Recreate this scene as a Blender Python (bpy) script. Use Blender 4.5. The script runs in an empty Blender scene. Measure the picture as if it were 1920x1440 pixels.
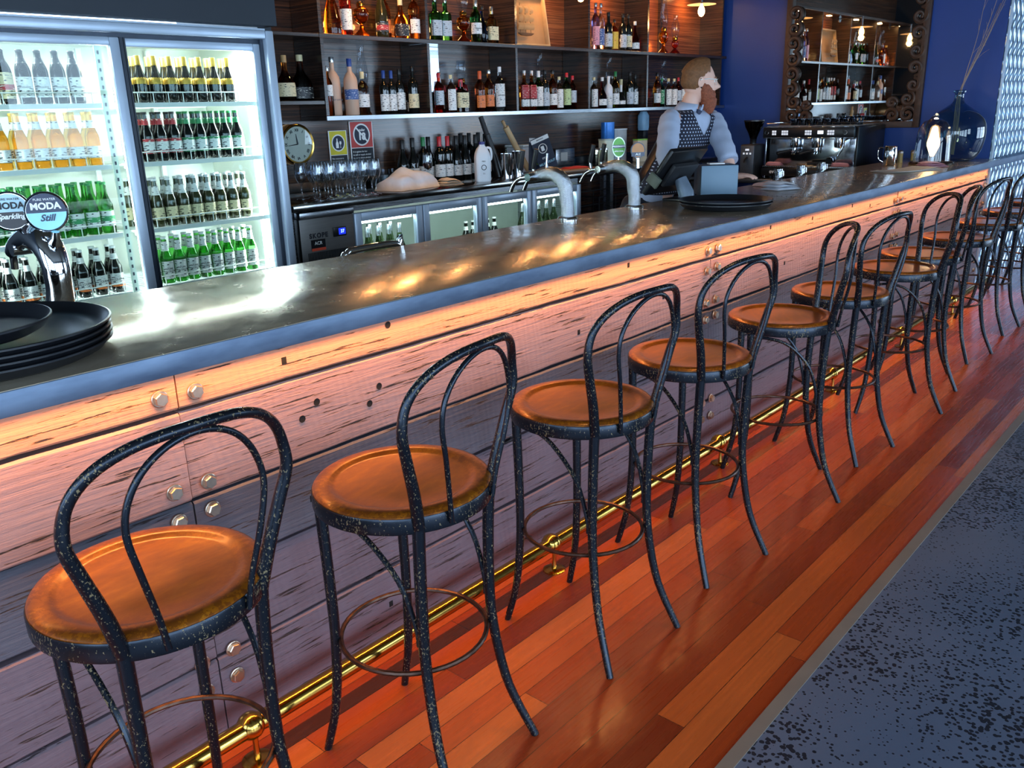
import bpy, math, random
from mathutils import Vector, Matrix, noise
import bmesh
R = math.radians
random.seed(7)
S = bpy.context.scene
COL = S.collection

# ------------------------------------------------------------------ camera
cam = bpy.data.objects.new('camera', bpy.data.cameras.new('camera'))
COL.objects.link(cam)
cam.data.sensor_width = 36.0
cam.data.lens = 1595.66 / 1920 * 36.0
cam.data.clip_start = 0.05
cam.data.clip_end = 200
def cam_axes(yaw, pitch, roll):
    fw = Vector((math.cos(yaw)*math.cos(pitch), math.sin(yaw)*math.cos(pitch), math.sin(pitch)))
    r = fw.cross(Vector((0, 0, 1))).normalized()
    u = r.cross(fw)
    return (r*math.cos(roll) + u*math.sin(roll), -r*math.sin(roll) + u*math.cos(roll), fw)
_r, _u, _f = cam_axes(0.72817514, -0.30948948, -0.02861738)
M = Matrix((_r, _u, -_f)).transposed().to_4x4()
M.translation = (0, 0, 1.6)
cam.matrix_world = M
S.camera = cam

# ------------------------------------------------------------------ world, exposure
S.view_settings.view_transform = 'Standard'
S.view_settings.look = 'None'
S.view_settings.gamma = 1.0
S.view_settings.exposure = 0.12
S.cycles.sample_clamp_indirect = 6.0
S.cycles.sample_clamp_direct = 0.0
S.cycles.max_bounces = 12
S.cycles.transparent_max_bounces = 24
S.cycles.caustics_refractive = True
S.cycles.blur_glossy = 0.5
W = bpy.data.worlds.new('sky'); S.world = W; W.use_nodes = True
bg = W.node_tree.nodes['Background']
bg.inputs[0].default_value = (0.55, 0.76, 1.0, 1)
bg.inputs[1].default_value = 9.5

def area(name, loc, rot, sx, sy, power, col, parent=None, portal=False, spread=None):
    l = bpy.data.lights.new(name, 'AREA'); l.shape = 'RECTANGLE'; l.size = sx; l.size_y = sy
    l.energy = power; l.color = col
    if portal: l.cycles.is_portal = True
    if spread: l.spread = R(spread)
    o = bpy.data.objects.new(name, l); COL.objects.link(o); o.location = loc; o.rotation_euler = rot
    if parent: o.parent = parent
    return o
def point(name, loc, power, col, rad=0.03, parent=None):
    l = bpy.data.lights.new(name, 'POINT'); l.energy = power; l.color = col; l.shadow_soft_size = rad
    o = bpy.data.objects.new(name, l); COL.objects.link(o); o.location = loc
    if parent: o.parent = parent
    return o
def spot(name, loc, target, power, col, ang, blend=0.5, rad=0.03, parent=None):
    l = bpy.data.lights.new(name, 'SPOT'); l.energy = power; l.color = col; l.spot_size = R(ang)
    l.spot_blend = blend; l.shadow_soft_size = rad
    o = bpy.data.objects.new(name, l); COL.objects.link(o); o.location = loc
    d = Vector(target) - Vector(loc)
    o.rotation_euler = d.to_track_quat('-Z', 'Y').to_euler()
    if parent: o.parent = parent
    return o
WARM = (1.0, 0.50, 0.16)
COOL = (0.55, 0.75, 1.0)
# daylight through the long window wall behind the stools (y = -4.5): portals for the sky
WINS = [(-2.6, -0.5, 0.2), (-0.2, 1.9, 0.2), (2.2, 3.9, 0.2), (4.3, 5.9, 1.1), (9.4, 11.4, 0.1), (11.7, 13.9, 0.1), (14.2, 16.4, 0.1), (16.7, 18.9, 0.1)]
for (a, b, sill) in WINS:
    area('window_daylight', ((a+b)/2, -4.6, (sill+2.7)/2), (R(90), 0, 0), b-a, 2.7-sill, 1, (1, 1, 1), portal=True)
# daylight through the side windows to the left of the camera (x = -3)
SIDEW = [(-4.2, -2.4), (-2.1, -0.3), (0.0, 1.5), (2.0, 3.6)]
for (a, b) in SIDEW:
    area('window_daylight', (-3.14, (a+b)/2, 1.8), (0, R(-90), 0), 1.8, b-a, 1, (1, 1, 1), portal=True)
# unseen warm ceiling lamps, added to cast light pools on the customer side
SPOTS = [(1.55, 1.0), (2.45, 1.05), (3.3, 1.0), (4.2, 1.05), (5.2, 1.0), (6.4, 1.0), (8.0, 1.0)]

# ------------------------------------------------------------------ materials
def lin(c):
    return tuple(((x/12.92) if x <= 0.04045 else ((x+0.055)/1.055)**2.4) for x in c) + (1.0,)
def rgb(r, g, b): return lin((r/255, g/255, b/255))
_mats = {}
class NT:
    def __init__(s, name):
        s.m = bpy.data.materials.new(name); s.m.use_nodes = True
        s.t = s.m.node_tree; s.n = s.t.nodes; s.b = s.n['Principled BSDF']; s.out = s.n['Material Output']
    def new(s, ty, **kw):
        n = s.n.new(ty)
        for k, v in kw.items():
            if k.startswith('_'): n.inputs[k[1:].replace('_', ' ')].default_value = v
            else: setattr(n, k, v)
        return n
    def link(s, a, b): s.t.links.new(a, b)
    def coord(s, scale=(1, 1, 1), rot=(0, 0, 0), kind='Object'):
        c = s.new('ShaderNodeTexCoord'); mp = s.new('ShaderNodeMapping')
        mp.inputs['Scale'].default_value = scale; mp.inputs['Rotation'].default_value = rot
        s.link(c.outputs[kind], mp.inputs[0]); return mp.outputs[0]
    def noise(s, vec, scale, detail=3, rough=0.55):
        n = s.new('ShaderNodeTexNoise'); n.inputs['Scale'].default_value = scale
        n.inputs['Detail'].default_value = detail; n.inputs['Roughness'].default_value = rough
        if vec is not None: s.link(vec, n.inputs['Vector'])
        return n.outputs['Fac']
    def ramp(s, fac, stops):
        r = s.new('ShaderNodeValToRGB'); e = r.color_ramp.elements
        while len(e) < len(stops): e.new(0.5)
        for i, (p, c) in enumerate(stops):
            e[i].position = p; e[i].color = c if len(c) == 4 else tuple(c) + (1,)
        s.link(fac, r.inputs[0]); return r.outputs[0]
    def mix(s, fac, a, b, mode='MIX'):
        m = s.new('ShaderNodeMix', data_type='RGBA', blend_type=mode)
        for sock, v in ((m.inputs[0], fac), (m.inputs[6], a), (m.inputs[7], b)):
            if hasattr(v, 'links'): s.link(v, sock)
            else: sock.default_value = v
        return m.outputs[2]
    def math(s, op, a, b=None, c=None, clamp=False):
        m = s.new('ShaderNodeMath', operation=op); m.use_clamp = clamp
        for i, v in enumerate((a, b, c)):
            if v is None: continue
            if hasattr(v, 'links'): s.link(v, m.inputs[i])
            else: m.inputs[i].default_value = v
        return m.outputs[0]
    def bump(s, h, strength=0.3, dist=0.01):
        b = s.new('ShaderNodeBump'); b.inputs['Strength'].default_value = strength
        b.inputs['Distance'].default_value = dist
        s.link(h, b.inputs['Height']); s.link(b.outputs[0], s.b.inputs['Normal'])
    def set(s, **kw):
        for k, v in kw.items():
            sock = s.b.inputs[k.replace('_', ' ').replace('Coat ', 'Coat ')]
            if hasattr(v, 'links'): s.link(v, sock)
            else: sock.default_value = v
GR = (0.0, 0.0, 0.0, 1)
def pr(name, c, metal=0.0, rough=0.5, var=0.12, vs=14.0, bump=0.0, trans=0.0, ior=1.45, coat=0.0, spec=0.5, emit=None, es=0.0):
    """simple procedural material: base colour with slight noise variation"""
    if name in _mats: return _mats[name]
    n = NT(name); col = rgb(*c)
    v = n.coord(); f = n.noise(v, vs, 4)
    dark = tuple(x*(1-var) for x in col[:3]) + (1,); light = tuple(min(1, x*(1+var)) for x in col[:3]) + (1,)
    n.set(Base_Color=n.ramp(f, [(0.3, dark), (0.7, light)]), Metallic=metal, Roughness=rough, IOR=ior, Coat_Weight=coat)
    n.b.inputs['Specular IOR Level'].default_value = spec
    n.b.inputs['Transmission Weight'].default_value = trans
    if bump: n.bump(f, bump, 0.01)
    if emit is not None:
        n.b.inputs['Emission Color'].default_value = rgb(*emit); n.b.inputs['Emission Strength'].default_value = es
    _mats[name] = n.m; return n.m

def thin_glass(name, tint=(255, 255, 255), refl=1.0, dens=0.0):
    """thin pane: transparent with a fresnel reflection (no refraction offset)"""
    if name in _mats: return _mats[name]
    n = NT(name); n.n.remove(n.b)
    tr = n.new('ShaderNodeBsdfTransparent'); tr.inputs[0].default_value = rgb(*tint)
    gl = n.new('ShaderNodeBsdfGlossy'); gl.inputs['Roughness'].default_value = 0.01
    lw = n.new('ShaderNodeLayerWeight'); lw.inputs['Blend'].default_value = 0.5   # facing: same on both sides
    mx = n.new('ShaderNodeMixShader')
    f5 = n.math('POWER', lw.outputs['Facing'], 4.0)
    f = n.math('MULTIPLY', n.math('ADD', n.math('MULTIPLY', f5, 0.9), 0.04), refl, clamp=True)
    n.link(f, mx.inputs[0]); n.link(tr.outputs[0], mx.inputs[1]); n.link(gl.outputs[0], mx.inputs[2])
    n.link(mx.outputs[0], n.out.inputs[0]); _mats[name] = n.m; return n.m

def glass(name, c, rough=0.02, ior=1.36):
    if name in _mats: return _mats[name]
    n = NT(name)
    v = n.coord(); f = n.noise(v, 9, 2)
    col = rgb(*c); d = tuple(x*0.85 for x in col[:3]) + (1,)
    n.set(Base_Color=n.ramp(f, [(0.3, d), (0.7, col)]), Roughness=rough, IOR=ior)
    n.b.inputs['Transmission Weight'].default_value = 1.0
    _mats[name] = n.m; return n.m

def label_mat(name, c, ink=(30, 30, 40)):
    if name in _mats: return _mats[name]
    n = NT(name)
    v = n.coord((1, 1, 3.2)); f = n.noise(v, 60, 2)
    col = rgb(*c)
    n.set(Base_Color=n.ramp(f, [(0.60, col), (0.64, rgb(*ink))]), Roughness=0.45)
    _mats[name] = n.m; return n.m

def timber_mat(name, c1, c2, saw=0.25):
    n = NT(name)
    v = n.coord((1, 1, 1))
    g = n.noise(n.coord((1.2, 6, 22)), 3.0, 8, 0.65)
    big = n.noise(n.coord((0.7, 1, 3)), 1.6, 3)
    base = n.mix(g, rgb(*c1), rgb(*c2))
    base = n.mix(n.math('MULTIPLY', big, 0.5), base, rgb(c1[0]*0.75, c1[1]*0.78, c1[2]*0.85))
    cr = n.noise(n.coord((2.2, 3, 46), (0, R(2), 0)), 2.2, 5, 0.7)
    crack = n.ramp(cr, [(0.605, (0, 0, 0)), (0.64, (1, 1, 1))])
    base = n.mix(crack, base, rgb(40, 28, 28))
    wv = n.new('ShaderNodeTexWave', wave_type='BANDS', bands_direction='X')
    wv.inputs['Scale'].default_value = 14; wv.inputs['Distortion'].default_value = 5.0
    wv.inputs['Detail'].default_value = 2
    n.link(n.coord((1, 1, 0.35), (0, R(24), 0)), wv.inputs[0])
    msk = n.ramp(n.noise(n.coord((1, 1, 1)), 1.7, 1), [(0.45, (0, 0, 0)), (0.6, (1, 1, 1))])
    h = n.math('MULTIPLY', n.math('MULTIPLY', wv.outputs[1], msk), saw)
    h = n.math('ADD', h, g)
    h = n.math('SUBTRACT', h, n.math('MULTIPLY', crack, 1.6))
    n.set(Base_Color=base, Roughness=0.62)
    n.bump(h, 0.75, 0.006)
    return n.m
T_TOP = timber_mat('timber_top', (192, 140, 112), (168, 116, 92), 0.2)
T_PINK = timber_mat('timber_rose', (178, 138, 128), (150, 112, 104), 0.2)
T_GREY = timber_mat('timber_grey', (96, 94, 104), (80, 76, 84), 0.15)
T_MAUVE = timber_mat('timber_mauve', (126, 104, 110), (102, 86, 94), 0.15)

def floor_mat():
    n = NT('jarrah_floor')
    c = n.new('ShaderNodeTexCoord'); sp = n.new('ShaderNodeSeparateXYZ'); n.link(c.outputs['Object'], sp.inputs[0])
    X, Y = sp.outputs[0], sp.outputs[1]
    row = n.math('FLOOR', n.math('DIVIDE', Y, 0.0855))
    wn = n.new('ShaderNodeTexWhiteNoise', noise_dimensions='1D'); n.link(row, wn.inputs['W'])
    xo = n.math('ADD', X, n.math('MULTIPLY', wn.outputs[0], 9.0))
    cell = n.math('FLOOR', n.math('DIVIDE', xo, 1.7))
    cb = n.new('ShaderNodeCombineXYZ'); n.link(row, cb.inputs[0]); n.link(cell, cb.inputs[1])
    w2 = n.new('ShaderNodeTexWhiteNoise', noise_dimensions='2D'); n.link(cb.outputs[0], w2.inputs['Vector'])
    base = n.ramp(w2.outputs[0], [(0.0, rgb(120, 44, 16)), (0.35, rgb(160, 64, 22)), (0.7, rgb(186, 82, 30)), (1.0, rgb(206, 112, 50))])
    gr = n.noise(n.coord((1.5, 30, 1)), 2.5, 6, 0.6)
    base = n.mix(n.math('MULTIPLY', gr, 0.55), base, rgb(96, 36, 18))
    fy = n.math('FRACT', n.math('DIVIDE', Y, 0.0855)); fx = n.math('FRACT', n.math('DIVIDE', xo, 1.7))
    gap = n.math('MAXIMUM', n.math('LESS_THAN', fy, 0.022), n.math('LESS_THAN', fx, 0.0012))
    speck = n.ramp(n.noise(n.coord((2, 6, 1)), 26, 3), [(0.70, (0, 0, 0)), (0.74, (1, 1, 1))])
    gap2 = n.math('MAXIMUM', gap, n.math('MULTIPLY', speck, 0.5))
    base = n.mix(gap2, base, rgb(40, 16, 10))
    n.set(Base_Color=base, Roughness=n.math('ADD', 0.2, n.math('MULTIPLY', gr, 0.16)), Coat_Weight=0.25, Coat_Roughness=0.12)
    n.bump(n.math('SUBTRACT', n.math('MULTIPLY', gr, 0.2), gap), 0.35, 0.003)
    return n.m
def concrete_mat():
    n = NT('polished_concrete')
    v = n.coord((1, 1, 1))
    cl = n.noise(v, 1.3, 4)
    base = n.mix(cl, rgb(74, 80, 98), rgb(104, 112, 132))
    vo = n.new('ShaderNodeTexVoronoi'); vo.inputs['Scale'].default_value = 78; n.link(n.coord((1, 1.0, 1)), vo.inputs['Vector'])
    dens = n.noise(v, 2.3, 3)
    thr = n.math('SUBTRACT', n.math('MULTIPLY', dens, 1.3), 0.26)
    wn = n.new('ShaderNodeTexWhiteNoise', noise_dimensions='3D'); n.link(vo.outputs['Color'], wn.inputs['Vector'])
    thr = n.math('MULTIPLY', thr, n.math('GREATER_THAN', wn.outputs[0], 0.35))
    sp = n.math('LESS_THAN', vo.outputs['Distance'], thr)
    base = n.mix(sp, base, rgb(30, 32, 42))
    n.set(Base_Color=base, Roughness=0.42)
    return n.m
def bartop_mat():
    n = NT('aged_pewter_top')
    v = n.coord((1, 1, 1))
    f = n.noise(v, 2.2, 6, 0.6); s2 = n.noise(n.coord((0.8, 9, 1)), 4, 5, 0.6)
    fac = n.math('ADD', n.math('MULTIPLY', f, 0.6), n.math('MULTIPLY', s2, 0.4))
    base = n.ramp(fac, [(0.3, rgb(166, 150, 128)), (0.5, rgb(196, 180, 156)), (0.68, rgb(214, 204, 186))])
    ro = n.ramp(n.noise(v, 9, 5, 0.7), [(0.35, (0.15, 0.15, 0.15)), (0.7, (0.30, 0.30, 0.30))])
    n.set(Base_Color=base, Metallic=0.72, Roughness=ro)
    n.bump(n.noise(n.coord((1, 1, 1)), 2.0, 1), 0.03, 0.01)
    return n.m
def edge_mat():
    n = NT('blued_steel_edge')
    f = n.noise(n.coord((1.5, 1, 6)), 3.5, 5)
    n.set(Base_Color=n.ramp(f, [(0.3, rgb(80, 94, 116)), (0.7, rgb(108, 124, 146))]), Metallic=0.7, Roughness=0.5)
    return n.m
def black_metal():
    n = NT('chipped_black_metal')
    v = n.coord((1, 1, 0.7), kind='Object')
    f = n.noise(v, 210, 3, 0.6); g = n.noise(v, 9, 2)
    k = n.math('ADD', f, n.math('MULTIPLY', g, 0.28))
    chip = n.ramp(k, [(0.755, (0, 0, 0)), (0.79, (1, 1, 1))])
    n.set(Base_Color=n.mix(chip, rgb(38, 43, 52), rgb(124, 108, 78)), Metallic=n.math('SUBTRACT', 0.75, n.math('MULTIPLY', chip, 0.4)),
          Roughness=n.math('ADD', 0.27, n.math('MULTIPLY', chip, 0.3)))
    n.bump(n.math('SUBTRACT', 1.0, chip), 0.2, 0.001)
    return n.m
def seat_mat():
    n = NT('worn_amber_seat')
    v = n.coord((1, 1, 1))
    f = n.noise(n.coord((1, 3, 1), (0, 0, R(20))), 6, 6, 0.65); g = n.noise(v, 60, 4, 0.7)
    # darker, scuffed toward the rim as worn paint (a pattern of the seat itself)
    c = n.new('ShaderNodeTexCoord'); sp = n.new('ShaderNodeSeparateXYZ'); n.link(c.outputs['Object'], sp.inputs[0])
    rr = n.math('SQRT', n.math('ADD', n.math('MULTIPLY', sp.outputs[0], sp.outputs[0]), n.math('MULTIPLY', sp.outputs[1], sp.outputs[1])))
    rim = n.math('MULTIPLY', n.math('SUBTRACT', rr, 0.12), 9.0, clamp=True)
    wear = n.math('MULTIPLY', rim, n.math('GREATER_THAN', n.math('ADD', g, n.math('MULTIPLY', f, 0.3)), 0.63))
    base = n.ramp(f, [(0.3, rgb(126, 66, 8)), (0.55, rgb(162, 92, 10)), (0.75, rgb(196, 124, 22))])
    base = n.mix(n.math('MULTIPLY', wear, 0.75), base, rgb(96, 40, 10))
    n.set(Base_Color=base, Metallic=0.3, Roughness=n.math('ADD', 0.22, n.math('MULTIPLY', f, 0.22)), Coat_Weight=0.35, Coat_Roughness=0.15)
    n.bump(g, 0.06, 0.002)
    return n.m
def wenge_mat(name='wenge_laminate', c1=(38, 26, 22), c2=(92, 58, 40), rough=0.16):
    if name in _mats: return _mats[name]
    n = NT(name)
    f = n.noise(n.coord((0.9, 0.9, 75)), 1.6, 7, 0.7)
    n.set(Base_Color=n.ramp(f, [(0.38, rgb(*c1)), (0.52, rgb((c1[0]+c2[0])/2, (c1[1]+c2[1])/2, (c1[2]+c2[2])/2)), (0.62, rgb(*c2))]), Roughness=rough)
    n.bump(f, 0.08, 0.002)
    _mats[name] = n.m; return n.m
def steel_mat(name='brushed_steel', c=(170, 174, 180), rough=0.28, sc=(1, 1, 60)):
    if name in _mats: return _mats[name]
    n = NT(name); f = n.noise(n.coord(sc), 4, 3)
    n.set(Base_Color=n.ramp(f, [(0.3, rgb(c[0]*.92, c[1]*.92, c[2]*.92)), (0.7, rgb(*c))]), Metallic=1.0,
          Roughness=n.math('ADD', rough-0.05, n.math('MULTIPLY', f, 0.1)))
    _mats[name] = n.m; return n.m
def embossed_mat():
    n = NT('embossed_steel')
    c = n.new('ShaderNodeTexCoord'); sp = n.new('ShaderNodeSeparateXYZ'); n.link(c.outputs['Object'], sp.inputs[0])
    xx = n.math('MULTIPLY', sp.outputs[0], 2*math.pi/0.15); zz = n.math('MULTIPLY', sp.outputs[2], 2*math.pi/0.21)
    h = n.math('MULTIPLY', n.math('SINE', n.math('ADD', xx, n.math('MULTIPLY', n.math('SINE', zz), 0.6))), n.math('COSINE', zz))
    n.set(Base_Color=rgb(176, 204, 232), Metallic=0.9, Roughness=0.3)
    n.bump(h, 0.9, 0.02)
    return n.m
def polka_mat():
    n = NT('dotted_waistcoat')
    c = n.new('ShaderNodeTexCoord'); sp = n.new('ShaderNodeSeparateXYZ'); n.link(c.outputs['Object'], sp.inputs[0])
    P = 0.020
    u = n.math('ADD', n.math('MULTIPLY', sp.outputs[0], 0.9), n.math('MULTIPLY', sp.outputs[1], -0.45))
    rowv = n.math('FLOOR', n.math('DIVIDE', sp.outputs[2], P))
    off = n.math('MULTIPLY', n.math('MODULO', rowv, 2.0), 0.5)
    fu = n.math('SUBTRACT', n.math('FRACT', n.math('ADD', n.math('DIVIDE', u, P), off)), 0.5)
    fz = n.math('SUBTRACT', n.math('FRACT', n.math('DIVIDE', sp.outputs[2], P)), 0.5)
    d = n.math('ADD', n.math('MULTIPLY', fu, fu), n.math('MULTIPLY', fz, fz))
    dot = n.math('LESS_THAN', d, 0.045)
    n.set(Base_Color=n.mix(dot, rgb(26, 30, 50), rgb(190, 200, 220)), Roughness=0.75)
    return n.m

M_BLACK = black_metal(); M_SEAT = seat_mat(); M_FLOOR = floor_mat(); M_CONC = concrete_mat()
M_TOP = bartop_mat(); M_EDGE = edge_mat(); M_WENGE = wenge_mat(); M_STEEL = steel_mat()
M_EMB = embossed_mat(); M_POLKA = polka_mat()
M_BRASS = pr('polished_brass', (204, 160, 76), 1.0, 0.16, 0.08, 20)
M_CHROME = pr('chrome', (214, 218, 224), 1.0, 0.06, 0.03, 8)
M_CHROMEW = pr('frosted_chrome', (200, 204, 210), 1.0, 0.2, 0.08, 240, bump=0.5)
M_BOLT = pr('zinc_bolt', (196, 178, 160), 0.95, 0.28, 0.12, 40)
M_NAVY = pr('navy_paint', (26, 62, 136), 0, 0.45, 0.06, 3, bump=0.03)
M_FASCIA = pr('dark_fascia_paint', (26, 34, 44), 0, 0.5, 0.06, 3)
M_CEIL = pr('dark_ceiling_paint', (64, 60, 50), 0, 0.7, 0.08, 2)
M_WALLD = pr('grey_wall_paint', (98, 100, 104), 0, 0.7, 0.08, 2)
M_BLK = pr('black_plastic', (20, 21, 24), 0, 0.3, 0.15, 12)
M_BLKM = pr('matt_black', (26, 27, 31), 0, 0.55, 0.15, 20)
M_ALU = pr('fridge_aluminium', (176, 190, 206), 0.35, 0.35, 0.05, 6)
M_WHITE = pr('white_enamel', (232, 236, 232), 0, 0.4, 0.03, 8)
M_IN = pr('fridge_interior', (206, 212, 200), 0, 0.5, 0.05, 5)
M_GASKET = pr('dark_gasket', (24, 34, 48), 0, 0.4, 0.1, 9)
M_PANE = thin_glass('door_pane', (238, 246, 244), 0.6)
M_CLEAR = thin_glass('clear_thin_glass', (238, 242, 246), 1.0)
M_LED = pr('led_tube', (255, 255, 255), 0, 0.5, 0, 1, emit=(225, 240, 255), es=16)
M_WGLOW = pr('added_warm_glow', (255, 190, 110), 0, 0.5, 0, 1, emit=(255, 180, 90), es=10)
M_BULB = pr('filament_bulb', (255, 210, 140), 0, 0.5, 0, 1, emit=(255, 190, 110), es=16)
M_PRINT = pr('dark_print', (20, 22, 32), 0, 0.5, 0.05)
M_WPRINT = pr('white_print', (240, 240, 238), 0, 0.5, 0.02)

# ------------------------------------------------------------------ mesh helpers
class MB:
    def __init__(s): s.V = []; s.F = []
    def add(s, V, F):
        o = len(s.V); s.V += [tuple(v) for v in V]; s.F += [tuple(i+o for i in f) for f in F]; return s
    def box(s, c, d, b=0.0, rot=None, seg=2):
        bm = bmesh.new(); bmesh.ops.create_cube(bm, size=1.0)
        for v in bm.verts: v.co = Vector((v.co.x*d[0], v.co.y*d[1], v.co.z*d[2]))
        if b > 0: bmesh.ops.bevel(bm, geom=bm.edges[:], offset=b, segments=seg, profile=0.5, affect='EDGES')
        V = [v.co.copy() for v in bm.verts]; bm.verts.index_update()
        F = [[v.index for v in f.verts] for f in bm.faces]; bm.free()
        if rot is not None: V = [rot @ v for v in V]
        return s.add([v + Vector(c) for v in V], F)
    def bx(s, x0, x1, y0, y1, z0, z1, b=0.0):
        return s.box(((x0+x1)/2, (y0+y1)/2, (z0+z1)/2), (abs(x1-x0), abs(y1-y0), abs(z1-z0)), b)
    def lathe(s, prof, n=24, c=(0, 0, 0), sq=0.0, a0=0.0, a1=360.0, sx=1.0, sy=1.0, rot=None, cap=True):
        full = abs(a1-a0-360) < 1e-6; m = n if full else n+1
        V = []; F = []
        for (r, z) in prof:
            for i in range(m):
                t = R(a0 + (a1-a0)*i/n); ct, st = math.cos(t), math.sin(t)
                k = 1.0
                if sq > 0:
                    p = 2 + sq*8; k = (abs(ct)**p + abs(st)**p)**(-1.0/p)
                V.append(Vector((r*ct*k*sx, r*st*k*sy, z)))
        for j in range(len(prof)-1):
            for i in range(n):
                a = j*m+i; b = j*m+(i+1) % m
                F.append((a, b, b+m, a+m))
        if full and cap:
            if prof[0][0] > 1e-6: F.append(tuple(range(m-1, -1, -1)))
            if prof[-1][0] > 1e-6: F.append(tuple((len(prof)-1)*m+i for i in range(m)))
        if rot is not None: V = [rot @ v for v in V]
        return s.add([v + Vector(c) for v in V], F)
    def tube(s, pts, rad, n=8, closed=False, flat=None):
        P = [Vector(p) for p in pts]; N = len(P)
        rr = rad if isinstance(rad, (list, tuple)) else [rad]*N
        T = []
        for i in range(N):
            if closed: t = P[(i+1) % N]-P[i-1]
            else: t = P[min(i+1, N-1)]-P[max(i-1, 0)]
            T.append(t.normalized())
        u = T[0].orthogonal().normalized(); V = []; F = []
        for i in range(N):
            u = (u - T[i]*u.dot(T[i])).normalized(); w = T[i].cross(u)
            for k in range(n):
                a = 2*math.pi*k/n
                V.append(P[i] + (u*math.cos(a) + w*math.sin(a))*rr[i])
        L = N if closed else N-1
        off = 0
        if closed:  # match the ring twist
            best = min(range(n), key=lambda k: (V[(N-1)*n+k]-V[0]).length); off = best
        for i in range(L):
            for k in range(n):
                a = i*n+k; b = i*n+(k+1) % n
                if closed and i == N-1:
                    j0 = (k-off) % n; j1 = (k+1-off) % n
                    F.append((a, b, j1, j0))
                else: F.append((a, b, b+n, a+n))
        if not closed:
            F.append(tuple(range(n-1, -1, -1))); F.append(tuple((N-1)*n+k for k in range(n)))
        return s.add(V, F)
    def disc(s, c, r, nrm, n=24):
        q = Vector(nrm).to_track_quat('Z', 'Y').to_matrix()
        return s.add([q @ Vector((r*math.cos(2*math.pi*i/n), r*math.sin(2*math.pi*i/n), 0)) + Vector(c) for i in range(n)], [tuple(range(n))])
    def sphere(s, c, r, n=16, sc=(1, 1, 1)):
        prof = [(math.sin(math.pi*i/(n//2))*r, -math.cos(math.pi*i/(n//2))*r) for i in range(n//2+1)]
        prof[0] = (0.0001, prof[0][1]); prof[-1] = (0.0001, prof[-1][1])
        o = len(s.V); s.lathe(prof, n)
        for i in range(o, len(s.V)):
            v = s.V[i]; s.V[i] = (v[0]*sc[0]+c[0], v[1]*sc[1]+c[1], v[2]*sc[2]+c[2])
        return s
    def build(s, name, mat, parent=None, smooth=True, ang=38, loc=None):
        me = bpy.data.meshes.new(name); me.from_pydata(s.V, [], s.F); me.update()
        if mat is not None: me.materials.append(mat)
        if smooth:
            me.polygons.foreach_set('use_smooth', [True]*len(me.polygons)); me.set_sharp_from_angle(angle=R(ang))
        o = bpy.data.objects.new(name, me); COL.objects.link(o)
        if parent is not None: o.parent = parent
        if loc is not None: o.location = loc
        return o
def spline(pts, k=6, closed=False):
    P = [Vector(p) for p in pts]; N = len(P); out = []
    rng = range(N) if closed else range(N-1)
    for i in rng:
        if closed: a, b, c, d = P[i-1], P[i], P[(i+1) % N], P[(i+2) % N]
        else: a, b, c, d = P[max(i-1, 0)], P[i], P[i+1], P[min(i+2, N-1)]
        for j in range(k):
            t = j/k
            out.append(0.5*((2*b) + (c-a)*t + (2*a-5*b+4*c-d)*t*t + (3*b-a-3*c+d)*t**3))
    if not closed: out.append(P[-1])
    return out
def lerpl(vals, n):
    out = []
    for i in range(n):
        t = i/(n-1)*(len(vals)-1); k = min(int(t), len(vals)-2); out.append(vals[k]+(vals[k+1]-vals[k])*(t-k))
    return out

USED = {}
def tag(o, label=None, cat=None, group=None, kind=None):
    if label:
        o['label'] = label; USED[label] = USED.get(label, 0)+1
    if cat: o['category'] = cat
    if group: o['group'] = group
    if kind: o['kind'] = kind
    return o
def thing(name, label, cat, loc=(0, 0, 0), rz=0.0, group=None):
    o = bpy.data.objects.new(name, None); COL.objects.link(o); o.location = loc; o.rotation_euler = (0, 0, rz)
    o.empty_display_size = 0.1
    return tag(o, label, cat, group)
def struct(name, mb, mat, smooth=False):
    return tag(mb.build(name, mat, None, smooth), kind='structure')
def copy_tree(o, loc=None, rz=None, label=None, group=None, parent=None, scale=None):
    c = o.copy(); COL.objects.link(c); c.parent = parent
    if loc is not None: c.location = loc
    if rz is not None: c.rotation_euler = (0, 0, rz)
    if scale is not None: c.scale = scale
    if label: tag(c, label)
    if group: c['group'] = group
    for ch in list(o.children):
        copy_tree(ch, parent=c)
    return c
def text(name, body, size, mat, parent, loc, xdir=(1, 0, 0), up=(0, 0, 1), ext=0.0006, bold=0.0, shear=0.0, align='CENTER', sp=1.0):
    cu = bpy.data.curves.new(name, 'FONT'); cu.body = body; cu.size = size; cu.extrude = ext; cu.offset = bold
    cu.align_x = align; cu.align_y = 'CENTER'; cu.shear = shear; cu.space_character = sp; cu.resolution_u = 3
    t = bpy.data.objects.new(name, cu); COL.objects.link(t)
    dg = bpy.context.evaluated_depsgraph_get(); me = bpy.data.meshes.new_from_object(t.evaluated_get(dg))
    bpy.data.objects.remove(t)
    x = Vector(xdir).normalized(); u = Vector(up).normalized(); z = x.cross(u).normalized(); u = z.cross(x)
    m = Matrix((x, u, z)).transposed().to_4x4(); m.translation = Vector(loc)
    me.transform(m); me.materials.clear(); me.materials.append(mat)
    o = bpy.data.objects.new(name, me); COL.objects.link(o); o.parent = parent
    return o
ORD = ['zeroth', 'first', 'second', 'third', 'fourth', 'fifth', 'sixth', 'seventh', 'eighth', 'ninth', 'tenth', 'eleventh', 'twelfth', 'thirteenth', 'fourteenth', 'fifteenth', 'sixteenth', 'seventeenth', 'eighteenth']
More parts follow.
